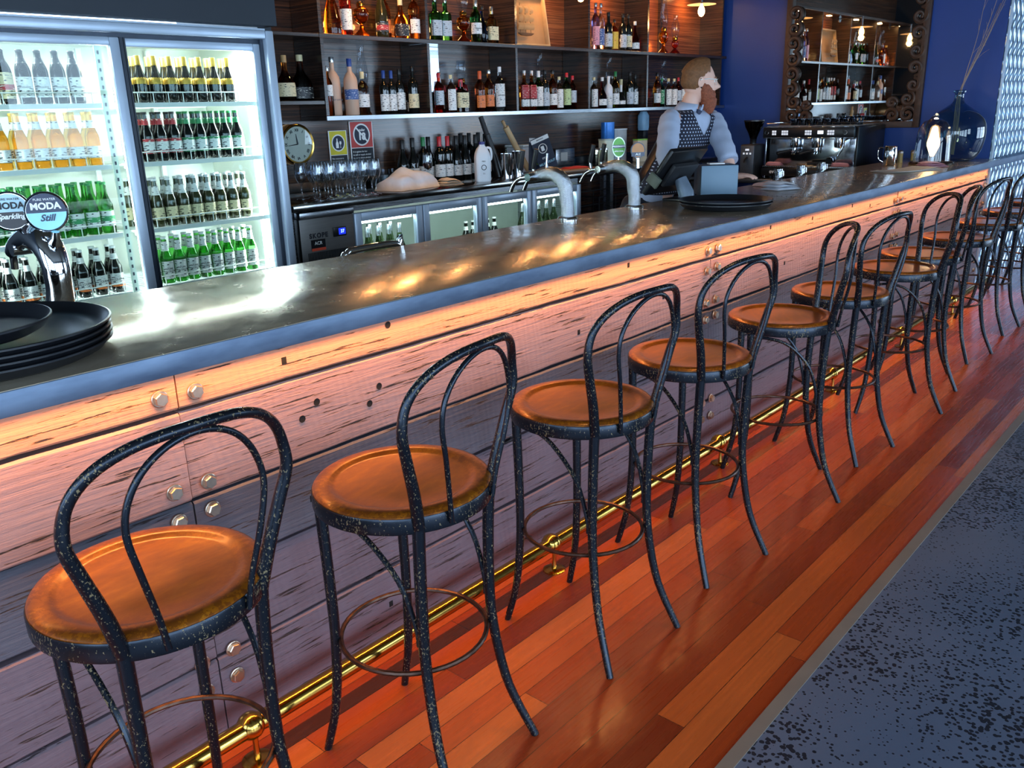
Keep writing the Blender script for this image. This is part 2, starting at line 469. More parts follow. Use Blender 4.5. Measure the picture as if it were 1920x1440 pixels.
# ================================================================== SETTING
ZT = 1.108          # bar top height
XE = 8.30           # end wall plane
YT = 1.88           # timber face of the bar
struct('floor', MB().bx(-3, 22, 0.805, 2.60, -0.08, 0), M_FLOOR)
struct('trim_1', MB().bx(-3, 22, 0.768, 0.805, -0.08, 0.003), pr('metal_threshold', (150, 140, 130), 0.5, 0.45, 0.08, 6))
struct('floor_concrete', MB().bx(-3, 22, -4.6, 0.768, -0.08, 0), M_CONC)
struct('floor_behind_bar', MB().bx(-3, XE, 2.60, 4.9, -0.08, 0.15), pr('dark_rubber_floor', (48, 46, 46), 0, 0.7, 0.1, 8))
struct('wall_back', MB().bx(2.70, XE, 4.65, 4.75, 0, 3.0), M_WENGE)
struct('wall_end', MB().bx(XE, XE+0.12, YT+0.008, 4.75, 0, 3.0), M_NAVY)
struct('wall_passage', MB().bx(XE, 16, YT, YT+0.006, 0, 2.62), M_EMB)
struct('trim_2', MB().bx(XE+0.01, 16, 1.80, YT+0.12, 2.62, 3.0), M_BLK)
struct('trim_3', MB().bx(XE+0.004, XE+0.04, YT-0.012, YT+0.004, 0, 2.62), M_ALU)
struct('wall_fridge', MB().bx(-3, 2.66, 3.86, 3.96, 2.035, 3.0).bx(-3, 0.98, 3.86, 3.96, 0, 2.035), M_FASCIA)
struct('wall_recess', MB().bx(2.62, 2.70, 3.97, 4.75, 0, 3.0), M_FASCIA)
struct('ceiling', MB().bx(-3, 22, -4.6, 4.9, 3.0, 3.08), M_CEIL)
w = MB().bx(-3.1, -3, -4.62, 4.9, 0, 0.9).bx(-3.1, -3, -4.62, 4.9, 2.7, 3.0)
e_ = [-4.62] + [v for ab in SIDEW for v in ab] + [4.9]
for i in range(0, len(e_), 2): w.bx(-3.1, -3, e_[i], e_[i+1], 0.9, 2.7)
struct('wall_left', w, M_WALLD)
for i, (a, b) in enumerate(SIDEW):
    f = MB()
    for y in (a+0.03, b-0.03): f.bx(-3.08, -3.02, y-0.03, y+0.03, 0.9, 2.7)
    for z in (0.93, 2.67): f.bx(-3.08, -3.02, a+0.06, b-0.06, z-0.03, z+0.03)
    struct('window_%d' % (i+11), f, M_BLKM)
struct('wall_far', MB().bx(20.2, 20.3, -4.6, 4.9, 0, 3.0), M_WALLD)
w = MB().bx(-3, 22, -4.62, -4.5, 0, 0.1).bx(-3, 22, -4.62, -4.5, 2.7, 3.0)
edges = [-3.0] + [v for ab in WINS for v in ab[:2]] + [22.0]
for i in range(0, len(edges), 2): w.bx(edges[i], edges[i+1], -4.62, -4.5, 0.1, 2.7)
for a, b, sill in WINS:
    if sill > 0.1: w.bx(a, b, -4.62, -4.5, 0.1, sill)
struct('wall_window', w, M_WALLD)
for i, (a, b, sill) in enumerate(WINS):
    f = MB()
    for x in (a+0.03, b-0.03): f.bx(x-0.03, x+0.03, -4.6, -4.52, sill, 2.7)
    for z in (sill+0.03, 2.0, 2.67): f.bx(a+0.06, b-0.06, -4.6, -4.52, z-0.03, z+0.03)
    struct('window_%d' % (i+1), f, M_BLKM)
# added ceiling lamps for the warm pools on the floor
for i, (x, y) in enumerate(SPOTS):
    t = thing('added_downlight', 'added ceiling lamp casting a warm pool on the timber floor, %s from the fridge end' % ORD[i+1], 'light', (x, y, 3.0), group='added ceiling lamps')
    MB().lathe([(0.05, -0.09), (0.055, -0.09), (0.055, 0), (0.05, 0)], 20, cap=False).build('housing', M_BLKM, t)
    MB().disc((0, 0, -0.03), 0.048, (0, 0, -1), 20).build('lens', M_WGLOW, t)
    spot('floor_pool_spot', (0, 0, -0.1), (0, -0.02, -3), 46, (1.0, 0.60, 0.24), 27, 0.9, 0.03, t)

# ================================================================== BAR
bar = thing('bar_counter', 'long bar with metal top over bolted reclaimed timber front', 'bar counter', (0, 0, 0))
X0 = -2.2
top = MB().bx(X0, XE-0.002, 1.797, 2.562, ZT-0.012, ZT, 0.003).build('metal_top', M_TOP, bar, True)
MB().bx(X0, 15.0, 1.794, 1.803, ZT-0.054, ZT-0.002, 0.002).build('front_edge', M_EDGE, bar)
MB().bx(X0, XE-0.002, 1.803, 2.55, ZT-0.054, ZT-0.013).build('substrate', pr('dark_board', (60, 50, 44), 0, 0.6), bar, False)
MB().bx(XE+0.002, 15.0, 1.803, YT-0.003, ZT-0.050, ZT-0.002).build('wall_ledge', M_EDGE, bar, False)
# rivets of the flap seams
for xs in (4.655,):
    rv = MB()
    for i in range(26): rv.lathe([(0.004, 0), (0.003, 0.0012), (0.0005, 0.0016)], 6, (xs, 1.83+i*0.028, ZT))
    tag(rv.build('rivet_row', M_CHROME, bar), kind='stuff')
JX = [X0, 0.908, 3.50, 6.00, XE-0.01]
ZR = [(0.943, 1.054), (0.705, 0.934), (0.497, 0.698), (0.250, 0.488), (0.002, 0.242)]
MT = [T_TOP, T_PINK, T_GREY, T_MAUVE, T_MAUVE]
rnd = random.Random(3)
HOLES = {0: [(1.21, 0.994), (1.569, 1.018), (2.822, 1.008), (4.1, 1.01), (4.62, 1.0), (5.2, 1.012), (5.5, 0.985), (6.6, 1.0), (7.3, 1.01)],
         1: [(1.301, 0.853), (1.483, 0.798), (1.523, 0.841), (1.249, 0.818), (2.5, 0.80), (3.1, 0.83), (4.3, 0.8), (5.3, 0.85), (6.5, 0.78), (7.1, 0.84), (7.7, 0.8)],
         2: [(1.252, 0.581), (2.35, 0.55), (0.4, 0.6), (4.6, 0.6)], 3: [(1.75, 0.40), (2.6, 0.35)], 4: [(1.5, 0.12), (2.9, 0.14)]}
def hole_boxes(mb, x, z, sq):
    return mb
for j, (z0, z1) in enumerate(ZR):
    for i in range(4):
        xa, xb = JX[i]+0.002, JX[i+1]-0.002
        dy = rnd.uniform(-0.004, 0.004); zj = rnd.uniform(-0.002, 0.002)
        # plank front with a slightly wandering lower and upper edge
        n = max(8, int((xb-xa)/0.05)); m = MB(); V = []; F = []
        for k in range(n+1):
            x = xa+(xb-xa)*k/n
            wl = 0.004*noise.noise((x*2.3, j*7.1, 1.0))+0.002*noise.noise((x*11, j*3.3, 5)); wu = 0.003*noise.noise((x*2.1, j*5.7, 9.0))+0.002*noise.noise((x*13, j, 3))
            a = z0+zj+(wl if j < 4 else 0); b = z1+zj+(wu if j > 0 else 0)
            V += [(x, YT+dy+0.006, a), (x, YT+dy, a+0.006), (x, YT+dy, b-0.006), (x, YT+dy+0.006, b), (x, YT+0.045, b), (x, YT+0.045, a)]
        for k in range(n):
            for q in range(6):
                F.append((k*6+q, k*6+(q+1) % 6, (k+1)*6+(q+1) % 6, (k+1)*6+q))
        F.append(tuple(range(5, -1, -1))); F.append(tuple(n*6+q for q in range(6)))
        m.add(V, F); p = m.build('plank', MT[j] if not (j == 3 and i % 2) else T_MAUVE, bar, True)
        # old nail and peg holes, cut as dark recess plugs with a raised lip
        hm = MB()
        for (hx, hz) in HOLES[j]:
            if xa < hx < xb:
                hm = MB()
                if (int(hx*1000)) % 2: hm.lathe([(0.0095, 0), (0.0105, 0.0012), (0.0085, 0.0006), (0.0001, 0.0004)], 12, (hx, YT+dy-0.0006, hz), rot=Matrix.Rotation(R(90), 3, 'X'))
                else: hm.box((hx, YT+dy-0.0002, hz), (0.015, 0.0016, 0.019), 0.0005)
                hm.build('peg_hole', pr('hole_shadow', (14, 11, 12), 0, 0.9), p)
bolt = None
def bolt_mb():
    m = MB(); rx = Matrix.Rotation(R(90), 3, 'X')
    m.lathe([(0.021, 0), (0.021, 0.003), (0.019, 0.004)], 20, rot=rx)
    m.lathe([(0.0165, 0.004), (0.0170, 0.005), (0.0170, 0.013), (0.0150, 0.0155), (0.0001, 0.0155)], 6, rot=rx)
    return m
for jx in (0.908, 3.50, 6.00, 8.27):
    for z in (0.977, 0.890, 0.743, 0.663, 0.252, 0.166):
        if jx == 0.908 and z == 0.890: continue
        for s in (-0.045, 0.045):
            if jx > 8 and s > 0: continue
            if bolt is None: bolt = bolt_mb().build('bolt', M_BOLT, bar, True, 25); b = bolt
            else: b = bolt.copy(); COL.objects.link(b)
            b.location = (jx+s, YT-0.004, z+rnd.uniform(-0.006, 0.006)); b.rotation_euler = (0, R(rnd.uniform(0, 60)), 0)
MB().bx(X0, XE-0.02, YT+0.05, 2.50, 0.0, ZT-0.056).build('carcass', M_BLKM, bar, False)
led = MB().bx(X0, XE-0.05, 1.838, 1.846, ZT-0.060, ZT-0.054).build('led_strip', pr('warm_led_strip', (255, 190, 110), 0, 0.5, 0, 1, emit=(255, 170, 84), es=3), bar, False)
for k in range(4):
    a = X0 + (XE-0.05-X0)*k/4; b = X0 + (XE-0.05-X0)*(k+1)/4
    area('strip_light', ((a+b)/2, 1.842, ZT-0.0615), (0, 0, 0), b-a, 0.006, 10.0, (1.0, 0.42, 0.12), bar, spread=115)

# brass foot rail
rail = thing('foot_rail', 'long brass foot rail on short posts along the foot of the bar', 'foot rail', (0, 1.748, 0))
MB().tube([(X0, 0, 0.10), (3.0, 0, 0.10), (8.2, 0, 0.10)], 0.0255, 16).build('rail_tube', M_BRASS, rail)
for x in (-1.2, 0.905, 2.15, 3.40, 4.75, 5.95, 7.15):
    MB().sphere((x, 0, 0.103), 0.037, 20).build('ball_joint', M_BRASS, rail)
    MB().lathe([(0.010, 0.004), (0.008, 0.03), (0.0075, 0.05), (0.009, 0.085)], 14, (x, -0.012, 0)).build('post', M_BRASS, rail)
    MB().lathe([(0.040, 0.0), (0.041, 0.003), (0.034, 0.006), (0.012, 0.008)], 24, (x, -0.012, 0)).build('floor_plate', M_BRASS, rail)

# ================================================================== STOOLS
def make_stool():
    t = thing('bar_stool', None, 'bar stool', (0, 0, 0))
    RS = 0.214
    MB().lathe([(0.0001, 0.764), (0.10, 0.7635), (0.158, 0.7630), (0.166, 0.7645), (0.173, 0.7690), (0.180, 0.7712), (0.200, 0.7712), (0.210, 0.7680), (RS, 0.7630), (RS, 0.758), (0.0001, 0.757)], 64).build('seat', M_SEAT, t)
    MB().lathe([(0.198, 0.722), (0.2165, 0.722), (0.2175, 0.726), (0.2175, 0.756), (0.2155, 0.7605), (0.2145, 0.7605), (0.2143, 0.7575), (0.198, 0.7575)], 64, cap=False).build('seat_band', M_BLACK, t)
    # back loop
    loop = [(-0.137, -0.160, 0.735), (-0.158, -0.172, 0.82), (-0.186, -0.182, 0.91)]
    for k in range(0, 13):
        a = math.pi*(1-k/12); ca, sa = math.cos(a), math.sin(a); x = 0.205*math.copysign(abs(ca)**0.8, ca)
        loop.append((x, -(0.262-1.7*x*x), 0.975+0.160*sa**0.85))
    loop += [(0.186, -0.182, 0.91), (0.158, -0.172, 0.82), (0.137, -0.160, 0.735)]
    for s, seg in ((-1, 0), (1, 0)):
        path = spline([(s*0.137, -0.160, 0.752), (s*0.134, -0.152, 0.60), (s*0.134, -0.150, 0.42), (s*0.138, -0.160, 0.30), (s*0.150, -0.190, 0.15), (s*0.176, -0.252, 0.0)], 5)
        MB().tube(path, lerpl([0.0150, 0.0145, 0.0138, 0.013, 0.012, 0.0105], len(path)), 12).build('leg', M_BLACK, t)
    pth = spline(loop, 4)
    MB().tube(pth, lerpl([0.0150, 0.0125, 0.0105, 0.0100, 0.0100, 0.0100, 0.0105, 0.0125, 0.0150], len(pth)), 12).build('back_loop', M_BLACK, t)
    inn = [(-0.080, -0.208, 0.735), (-0.090, -0.214, 0.80), (-0.113, -0.228, 0.90)]
    for k in range(0, 9):
        a = math.pi*(1-k/8); x = 0.127*math.cos(a)
        inn.append((x, -(0.257-1.5*x*x), 0.978+0.144*math.sin(a)))
    inn += [(0.113, -0.228, 0.90), (0.090, -0.214, 0.80), (0.080, -0.208, 0.735)]
    MB().tube(spline(inn, 4), 0.0062, 10).build('inner_loop', M_BLACK, t)
    for s in (-1, 1):
        path = spline([(s*0.142, 0.142, 0.735), (s*0.139, 0.138, 0.50), (s*0.139, 0.139, 0.33), (s*0.145, 0.154, 0.15), (s*0.157, 0.190, 0.0)], 5)
        MB().tube(path, lerpl([0.0145, 0.0135, 0.0125, 0.0105], len(path)), 12).build('leg', M_BLACK, t)
        br = spline([(s*0.142, 0.128, 0.700), (s*0.150, 0.075, 0.702), (s*0.150, -0.01, 0.672), (s*0.143, -0.095, 0.580), (s*0.137, -0.132, 0.470), (s*0.135, -0.136, 0.42)], 4)
        MB().tube(br, 0.0066, 8).build('brace', M_BLACK, t)
    N = 40
    MB().tube([(0.186*math.cos(2*math.pi*i/N), 0.186*math.sin(2*math.pi*i/N)-0.004, 0.345) for i in range(N)], 0.0065, 8, closed=True).build('foot_ring', pr('rubbed_brown_metal', (72, 50, 40), 0.7, 0.32, 0.5, 45), t)
    return t
stool = make_stool()
ST = [(0.617, 1.500, 1), (1.232, 1.462, 8), (1.952, 1.460, -3), (2.594, 1.463, -9), (3.328, 1.453, 34), (3.943, 1.448, -8), (4.690, 1.438, 38), (5.216, 1.475, 22), (5.969, 1.490, -10), (6.827, 1.500, -5), (7.603, 1.502, -4), (8.40, 1.54, -8)]
SL = ['at the left end of the row, nearest the camera', 'second from the left end of the row', 'third from the left end of the row', 'fourth from the left end of the row',
      'fifth from the left, its back turned toward the right', 'sixth from the left end of the row', 'seventh from the left, its back loop seen nearly edge-on', 'eighth from the left end of the row',
      'ninth from the left, in the crowded far group', 'tenth from the left, in the crowded far group', 'eleventh from the left, by the embossed steel wall', 'at the far right end of the row']
for i, (x, y, a) in enumerate(ST):
    lab = 'black metal amber-seat stool ' + SL[i]
    if i == 0: stool.location = (x, y, 0); stool.rotation_euler = (0, 0, R(a)); tag(stool, lab, 'bar stool', 'bar stools along the bar')
    else: copy_tree(stool, (x, y, 0), R(a), lab)
# ================================================================== BOTTLES
def bottle_proto(kind, h, r, glassm, capm, caph=0.12, labm=None, lab=(0.12, 0.42), name='bottle', neck=None, lab2=None, txt=None, txs=0.02, txm=None, flat=None):
    """profile bottle with body / cap / label parts; base at z=0, label faces -y"""
    P = {'spirit': [(0.0001, 0.0), (0.9, 0.0), (1, 0.02), (1, 0.60), (0.93, 0.66), (0.62, 0.73), (0.36, 0.77), (0.33, 0.80), (0.33, 0.93)],
         'square': [(0.0001, 0.0), (0.92, 0.0), (1, 0.02), (1, 0.60), (0.90, 0.65), (0.5, 0.69), (0.36, 0.73), (0.34, 0.93)],
         'bordeaux': [(0.0001, 0.0), (0.93, 0.0), (1, 0.015), (1, 0.60), (0.95, 0.65), (0.70, 0.70), (0.45, 0.735), (0.38, 0.77), (0.36, 0.97)],
         'burgundy': [(0.0001, 0.0), (0.93, 0.0), (1, 0.015), (1, 0.42), (0.93, 0.50), (0.72, 0.60), (0.50, 0.68), (0.39, 0.75), (0.35, 0.97)],
         'champagne': [(0.0001, 0.0), (0.93, 0.0), (1, 0.02), (1, 0.42), (0.95, 0.50), (0.76, 0.60), (0.55, 0.70), (0.44, 0.80), (0.40, 0.95)],
         'beer': [(0.0001, 0.0), (0.9, 0.0), (1, 0.03), (1, 0.50), (0.96, 0.56), (0.70, 0.66), (0.50, 0.74), (0.44, 0.84), (0.42, 0.96)],
         'stubby': [(0.0001, 0.0), (0.9, 0.0), (1, 0.03), (1, 0.60), (0.9, 0.68), (0.6, 0.78), (0.44, 0.86), (0.42, 0.96)],
         'teardrop': [(0.0001, 0.0), (0.8, 0.0), (0.95, 0.03), (1, 0.14), (0.96, 0.30), (0.78, 0.50), (0.50, 0.68), (0.30, 0.80), (0.25, 0.95)],
         'decanter': [(0.0001, 0.0), (0.9, 0.0), (1, 0.03), (1, 0.32), (0.92, 0.42), (0.66, 0.52), (0.42, 0.60), (0.30, 0.68), (0.28, 0.86)],
         'jug': [(0.0001, 0.0), (0.92, 0.0), (1, 0.03), (1, 0.62), (0.9, 0.72), (0.6, 0.82), (0.36, 0.88), (0.34, 0.95)]}[kind]
    sq = {'square': 0.6, 'jug': 0.35}.get(kind, 0.0); sy = flat or 1.0
    t = thing(name, None, None)
    MB().lathe([(a*r, b*h) for a, b in P], 20 if sq else 16, sq=sq, sy=sy).build('glass_body', glassm, t)
    rt = P[-1][0]*r; zt = P[-1][1]*h
    if capm is not None:
        z0 = h*(1-caph)
        # radius of the neck just below the cap skirt
        rn = rt
        for (a0_, b0_), (a1_, b1_) in zip(P[1:], P[2:]):
            if b0_*h <= z0 <= b1_*h: rn = max(rt, (a0_+(a1_-a0_)*(z0-b0_*h)/max(1e-6, (b1_-b0_)*h))*r)
        MB().lathe([(rn*1.08, z0), (rt*1.10, min(z0+0.3*h*caph, h)), (rt*1.12, h*0.99), (rt*1.0, h), (0.0001, h)], 14, cap=False).build('cap', capm, t)
    def shell(z0, z1, mat, nm, half=74, k=1.02):
        pts = [(a*r, b*h) for a, b in P[1:]]
        def rad(z):
            for (a0_, b0_), (a1_, b1_) in zip(pts, pts[1:]):
                if b0_ <= z <= b1_+1e-9 and b1_ > b0_: return a0_+(a1_-a0_)*(z-b0_)/(b1_-b0_)
            return r
        prof = [(rad(z0+(z1-z0)*i/4)*k+0.0004, z0+(z1-z0)*i/4) for i in range(5)]
        return MB().lathe(prof, 14, sq=sq, sy=sy, a0=-90-half, a1=-90+half, cap=False).build(nm, mat, t)
    if labm is not None: shell(lab[0]*h, lab[1]*h, labm, 'paper_label')
    if neck is not None: shell(neck[1]*h, neck[2]*h, neck[0], 'neck_label', 179, 1.05)
    if lab2 is not None: shell(lab2[1]*h, lab2[2]*h, lab2[0], 'lower_label', 74, 1.035)
    if txt:
        text('lettering', txt, txs, txm or M_PRINT, t, (0, -r*1.02*(sy)-0.0022, (lab[0]+lab[1])/2*h), (1, 0, 0), (0, 0, 1), 0.0004)
    return t

G_AMB = glass('amber_spirit', (232, 130, 40)); G_RED = glass('red_spirit', (214, 52, 30)); G_ROSE = glass('orange_liqueur', (238, 120, 70))
G_CLR = glass('clear_spirit', (238, 244, 246)); G_GRN = glass('green_bottle_glass', (60, 150, 70)); G_DARK = pr('dark_bottle_glass', (16, 18, 16), 0, 0.06, 0.2, 10, coat=0.6)
G_BRN = glass('brown_bottle_glass', (120, 62, 24)); G_FROST = pr('frosted_glass', (246, 206, 178), 0, 0.4, 0.05, 9, trans=0.35); G_BEERG = glass('bright_green_beer', (84, 176, 76))
G_GOLD = glass('golden_liquor', (248, 200, 110)); G_MIDORI = glass('melon_liqueur', (120, 190, 40)); G_WINEG = glass('pale_green_wine', (150, 180, 120))
G_BLUE = glass('dark_blue_glass', (28, 52, 110)); G_DKRUM = glass('dark_rum', (96, 40, 18)); G_PURP = glass('violet_liqueur', (150, 130, 200))
L_W = label_mat('white_label', (236, 236, 232)); L_CR = label_mat('cream_label', (228, 212, 168)); L_BK = label_mat('black_label', (24, 24, 28), (210, 206, 190))
L_OR = label_mat('orange_label', (230, 120, 50)); L_YE = label_mat('yellow_label', (240, 190, 50), (190, 60, 20)); L_GR = label_mat('green_label', (46, 140, 84), (230, 236, 220))
L_RD = label_mat('red_label', (176, 42, 48), (236, 220, 200)); L_SV = label_mat('silver_label', (190, 200, 208)); L_LG = label_mat('lime_label', (190, 214, 150)); L_BL = label_mat('blue_label', (60, 90, 150), (220, 226, 240))
L_GF = pr('gold_foil', (196, 160, 70), 0.55, 0.35, 0.25, 30); L_PK = label_mat('pink_label', (220, 150, 170))
C_BK = pr('black_cap', (18, 18, 20), 0, 0.35); C_SV = pr('silver_cap', (200, 204, 208), 0.9, 0.25); C_RD = pr('red_cap', (190, 34, 44), 0, 0.35); C_BL = pr('blue_cap', (34, 66, 140), 0, 0.35)
C_WD = pr('cork_cap', (190, 152, 104), 0, 0.6); C_GN = pr('green_cap', (30, 120, 62), 0, 0.35); C_WH = pr('white_cap', (236, 236, 236), 0, 0.35); C_GD = pr('gold_cap', (206, 168, 84), 0.7, 0.3); C_CR = pr('cream_cap', (220, 206, 160), 0, 0.45)

# ================================================================== TALL DRINKS FRIDGE
fr = thing('display_fridge', 'tall two-door glass display fridge with bright white light', 'fridge', (0, 0, 0))
FX0, FX1, FY = 1.00, 2.655, 3.90
MB().bx(FX0, FX0+0.05, FY+0.06, 4.60, 0.10, 2.03).bx(FX1-0.05, FX1, FY+0.06, 4.60, 0.10, 2.03).bx(FX0+0.05, FX1-0.05, FY+0.06, 4.60, 1.97, 2.03).bx(FX0+0.05, FX1-0.05, FY+0.06, 4.60, 0.10, 0.30).build('cabinet', M_ALU, fr, False)
MB().bx(FX0+0.05, FX1-0.05, 4.52, 4.60, 0.30, 1.97).bx(FX0+0.05, FX0+0.056, FY+0.06, 4.52, 0.30, 1.97).bx(FX1-0.056, FX1-0.05, FY+0.06, 4.52, 0.30, 1.97).bx(FX0+0.056, FX1-0.056, FY+0.06, 4.52, 1.96, 1.97).build('liner', M_IN, fr, False)
fo = MB()
fo.bx(FX0, FX0+0.045, FY-0.01, FY+0.06, 0.10, 2.015, 0.006).bx(FX1-0.045, FX1, FY-0.01, FY+0.06, 0.10, 2.015, 0.006)
fo.bx(FX0+0.045, FX1-0.045, FY-0.01, FY+0.06, 1.975, 2.015, 0.006).bx(FX0+0.045, FX1-0.045, FY-0.01, FY+0.06, 0.10, 0.28, 0.006)
fo.build('outer_frame', M_ALU, fr)
MB().bx(FX0+0.046, FX1-0.046, FY+0.036, FY+0.058, 1.955, 1.975).bx(FX1-0.062, FX1-0.046, FY+0.02, FY+0.058, 0.28, 1.975).build('door_track', pr('dark_door_track', (58, 66, 78), 0.4, 0.4), fr, False)
def fdoor(x0, x1, y, nm='glass_door', stile=0.045):
    d = MB(); z0, z1 = 0.30, 1.955
    d.bx(x0, x0+stile, y-0.014, y+0.014, z0, z1, 0.005).bx(x1-stile, x1, y-0.014, y+0.014, z0, z1, 0.005)
    d.bx(x0+stile, x1-stile, y-0.014, y+0.014, z1-0.035, z1, 0.004).bx(x0+stile, x1-stile, y-0.014, y+0.014, z0, z0+0.05, 0.004)
    dd = d.build(nm, M_ALU, fr)
    MB().bx(x0+stile, x1-stile, y-0.003, y+0.003, z0+0.05, z1-0.035).build('pane', M_PANE, dd, False)
    return dd
dl = fdoor(FX0+0.05, 1.872, FY+0.012)
MB().bx(1.872, 1.886, FY-0.006, FY+0.03, 0.30, 1.955).bx(1.890, 1.897, FY-0.004, FY+0.03, 0.30, 1.955).build('edge_seal', M_GASKET, dl, False)
drr = fdoor(1.84, FX1-0.052, FY+0.046)
# bright light tube at the right inner post, tubes at the left post and behind the centre post
for nm, x in (('light_tube', FX1-0.085), ('light_tube', FX0+0.075)):
    MB().lathe([(0.016, 0.34), (0.016, 1.93)], 12, (x, 4.03, 0)).build(nm, M_LED, fr)
MB().bx(FX0+0.10, FX1-0.10, 4.02, 4.05, 1.945, 1.958).build('light_tube', M_LED, fr, False)
for x, s in ((FX1-0.11, 1), (FX0+0.10, -1)):
    area('fridge_light', (x, 4.00, 1.13), (0, R(90*s), R(0)), 1.5, 0.05, 30, (0.88, 0.95, 1.0), fr)
area('fridge_light', (1.83, 4.10, 1.94), (0, 0, 0), 1.5, 0.06, 16, (0.88, 0.95, 1.0), fr)
area('fridge_light', (1.83, 4.00, 1.13), (R(-90), 0, 0), 0.06, 1.5, 14, (0.88, 0.95, 1.0), fr)
# slotted shelf rails
for x in (1.80, 1.115):
    s_ = MB().bx(x-0.014, x+0.014, 3.965, 3.970, 0.30, 1.955).build('slotted_rail', pr('pale_green_rail', (196, 208, 190), 0, 0.5), fr, False)
    q = MB()
    for k in range(44): q.bx(x-0.004, x+0.004, 3.9635, 3.9655, 0.34+k*0.036, 0.355+k*0.036)
    tag(q.build('slot', M_GASKET, s_, False), kind='stuff')
for x in (1.95, 2.30): MB().bx(x-0.012, x+0.012, 4.50, 4.519, 0.32, 1.95).build('back_rail', M_WHITE, fr, False)
SHZ = [1.685, 1.422, 1.118, 0.842]
for (a, b) in ((FX0+0.06, 1.785), (1.845, FX1-0.075)):
    for z in SHZ:
        m = MB().bx(a, b, 3.972, 3.984, z-0.020, z+0.0005).bx(a, b, 4.48, 4.492, z-0.016, z+0.0005)
        k = int((b-a)/0.028)
        for i in range(k+1):
            x = a+(b-a)*i/k; m.bx(x-0.0016, x+0.0016, 3.984, 4.48, z-0.006, z)
        sh = m.build('wire_shelf', M_WHITE, fr, False)
        g = MB().tube([(a, 3.974, z+0.045), (b, 3.974, z+0.045)], 0.0028, 6)
        g.build('front_rail', M_WHITE, sh)
        for i in range(10):
            x = a+(b-a)*(i+0.5)/10; MB().tube([(x, 3.974, z), (x, 3.974, z+0.044)], 0.0022, 6).build('rail_pin', M_WHITE, sh)

def row(proto, xs, y, z, labf, cat='bottle', group=None, rz=None, first=[None]):
    for i, x in enumerate(xs):
        a = R(random.uniform(-26, 6)) if rz is None else rz
        o = copy_tree(proto, (x, y, z+0.0012), a, labf(i), group); o['category'] = cat
PROTOS = []
def P_(*a, **k):
    p = bottle_proto(*a, **k); PROTOS.append(p); return p
mini = P_('champagne', 0.205, 0.031, G_DARK, L_GF, 0.50, name='sparkling_bottle', labm=None, lab2=(L_GF, 0.40, 0.52))
beer_r = P_('beer', 0.222, 0.0305, G_DARK, C_BK, 0.05, L_RD, (0.16, 0.46), 'beer_bottle', neck=(L_RD, 0.74, 0.86), lab2=(L_W, 0.22, 0.40))
beer_g = P_('beer', 0.222, 0.0305, G_DARK, C_GN, 0.05, L_GR, (0.16, 0.46), 'beer_bottle', neck=(L_GR, 0.74, 0.86), lab2=(L_W, 0.21, 0.41))
beer_o = P_('beer', 0.225, 0.0305, pr('olive_brown_glass', (48, 50, 26), 0, 0.08, coat=0.5), C_WH, 0.05, L_CR, (0.14, 0.40), 'beer_bottle', neck=(L_W, 0.66, 0.84))
beer_b = P_('beer', 0.225, 0.0305, G_BEERG, C_WH, 0.05, L_W, (0.10, 0.48), 'beer_bottle', neck=(L_W, 0.70, 0.90), txt='PURE\nBLONDE', txs=0.0125)
cider = P_('stubby', 0.215, 0.031, G_DARK, C_BK, 0.05, L_W, (0.12, 0.50), 'cider_bottle', neck=(L_BK, 0.74, 0.86), txt='PIPSQUEAK', txs=0.0095)
cider2 = P_('stubby', 0.215, 0.031, G_DARK, C_BK, 0.05, L_CR, (0.10, 0.58), 'cider_bottle', lab2=(L_RD, 0.26, 0.36))
clearb = P_('beer', 0.228, 0.0305, G_GOLD, C_GD, 0.05, L_W, (0.14, 0.36), 'beer_bottle', neck=(L_W, 0.70, 0.84))
greenb = P_('beer', 0.228, 0.0305, G_BEERG, C_GN, 0.05, L_W, (0.14, 0.44), 'beer_bottle', lab2=(L_GR, 0.24, 0.34))
brownb = P_('beer', 0.215, 0.0305, G_DARK, C_WH, 0.05, L_W, (0.16, 0.42), 'beer_bottle', neck=(L_W, 0.72, 0.84), lab2=(L_OR, 0.13, 0.18), txt='SQUIRE', txs=0.014)
def xs(a, b, n): return [a+(b-a)*i/(n-1) for i in range(n)]
RF = ['front row', 'second row', 'third row']; LV = ['top', 'second', 'third', 'fourth']
def put(pr_, desc, x0, x1, n, z, lv, side, rows=2, cat='bottle', start=0, dy=0.075, total=None):
    for rw in range(rows):
        off = 0.0 if rw % 2 == 0 else 0.012
        X = [x+off for x in xs(x0, x1, n)]
        row(pr_, X, 4.025+rw*dy, z, lambda i: '%s %s from left, %s of %s shelf, %s fridge half' % (desc, ORD[i+1+start], RF[rw], LV[lv], side), cat, 'bottles in the tall fridge')
put(mini, 'gold-foiled small sparkling bottle', 1.925, 2.455, 8, SHZ[0], 0, 'right', 2)
put(beer_r, 'brown red-label beer bottle', 1.925, 2.13, 4, SHZ[1], 1, 'right', 2)
put(beer_g, 'brown green-label beer bottle', 2.198, 2.47, 5, SHZ[1], 1, 'right', 2)
put(beer_o, 'olive beer bottle', 1.925, 2.47, 9, SHZ[2], 2, 'right', 3, dy=0.07)
put(beer_b, 'bright green white-label beer bottle', 1.93, 2.47, 9, SHZ[3], 3, 'right', 2)
put(cider2, 'cream-label cider bottle', 1.135, 1.425, 5, SHZ[0], 0, 'left', 1, total=6)
put(cider, 'white-label cider bottle', 1.50, 1.71, 4, SHZ[0], 0, 'left', 1)
put(clearb, 'clear golden beer bottle', 1.135, 1.74, 9, SHZ[1], 1, 'left', 2)
put(greenb, 'green beer bottle', 1.135, 1.75, 10, SHZ[2], 2, 'left', 3, dy=0.07)
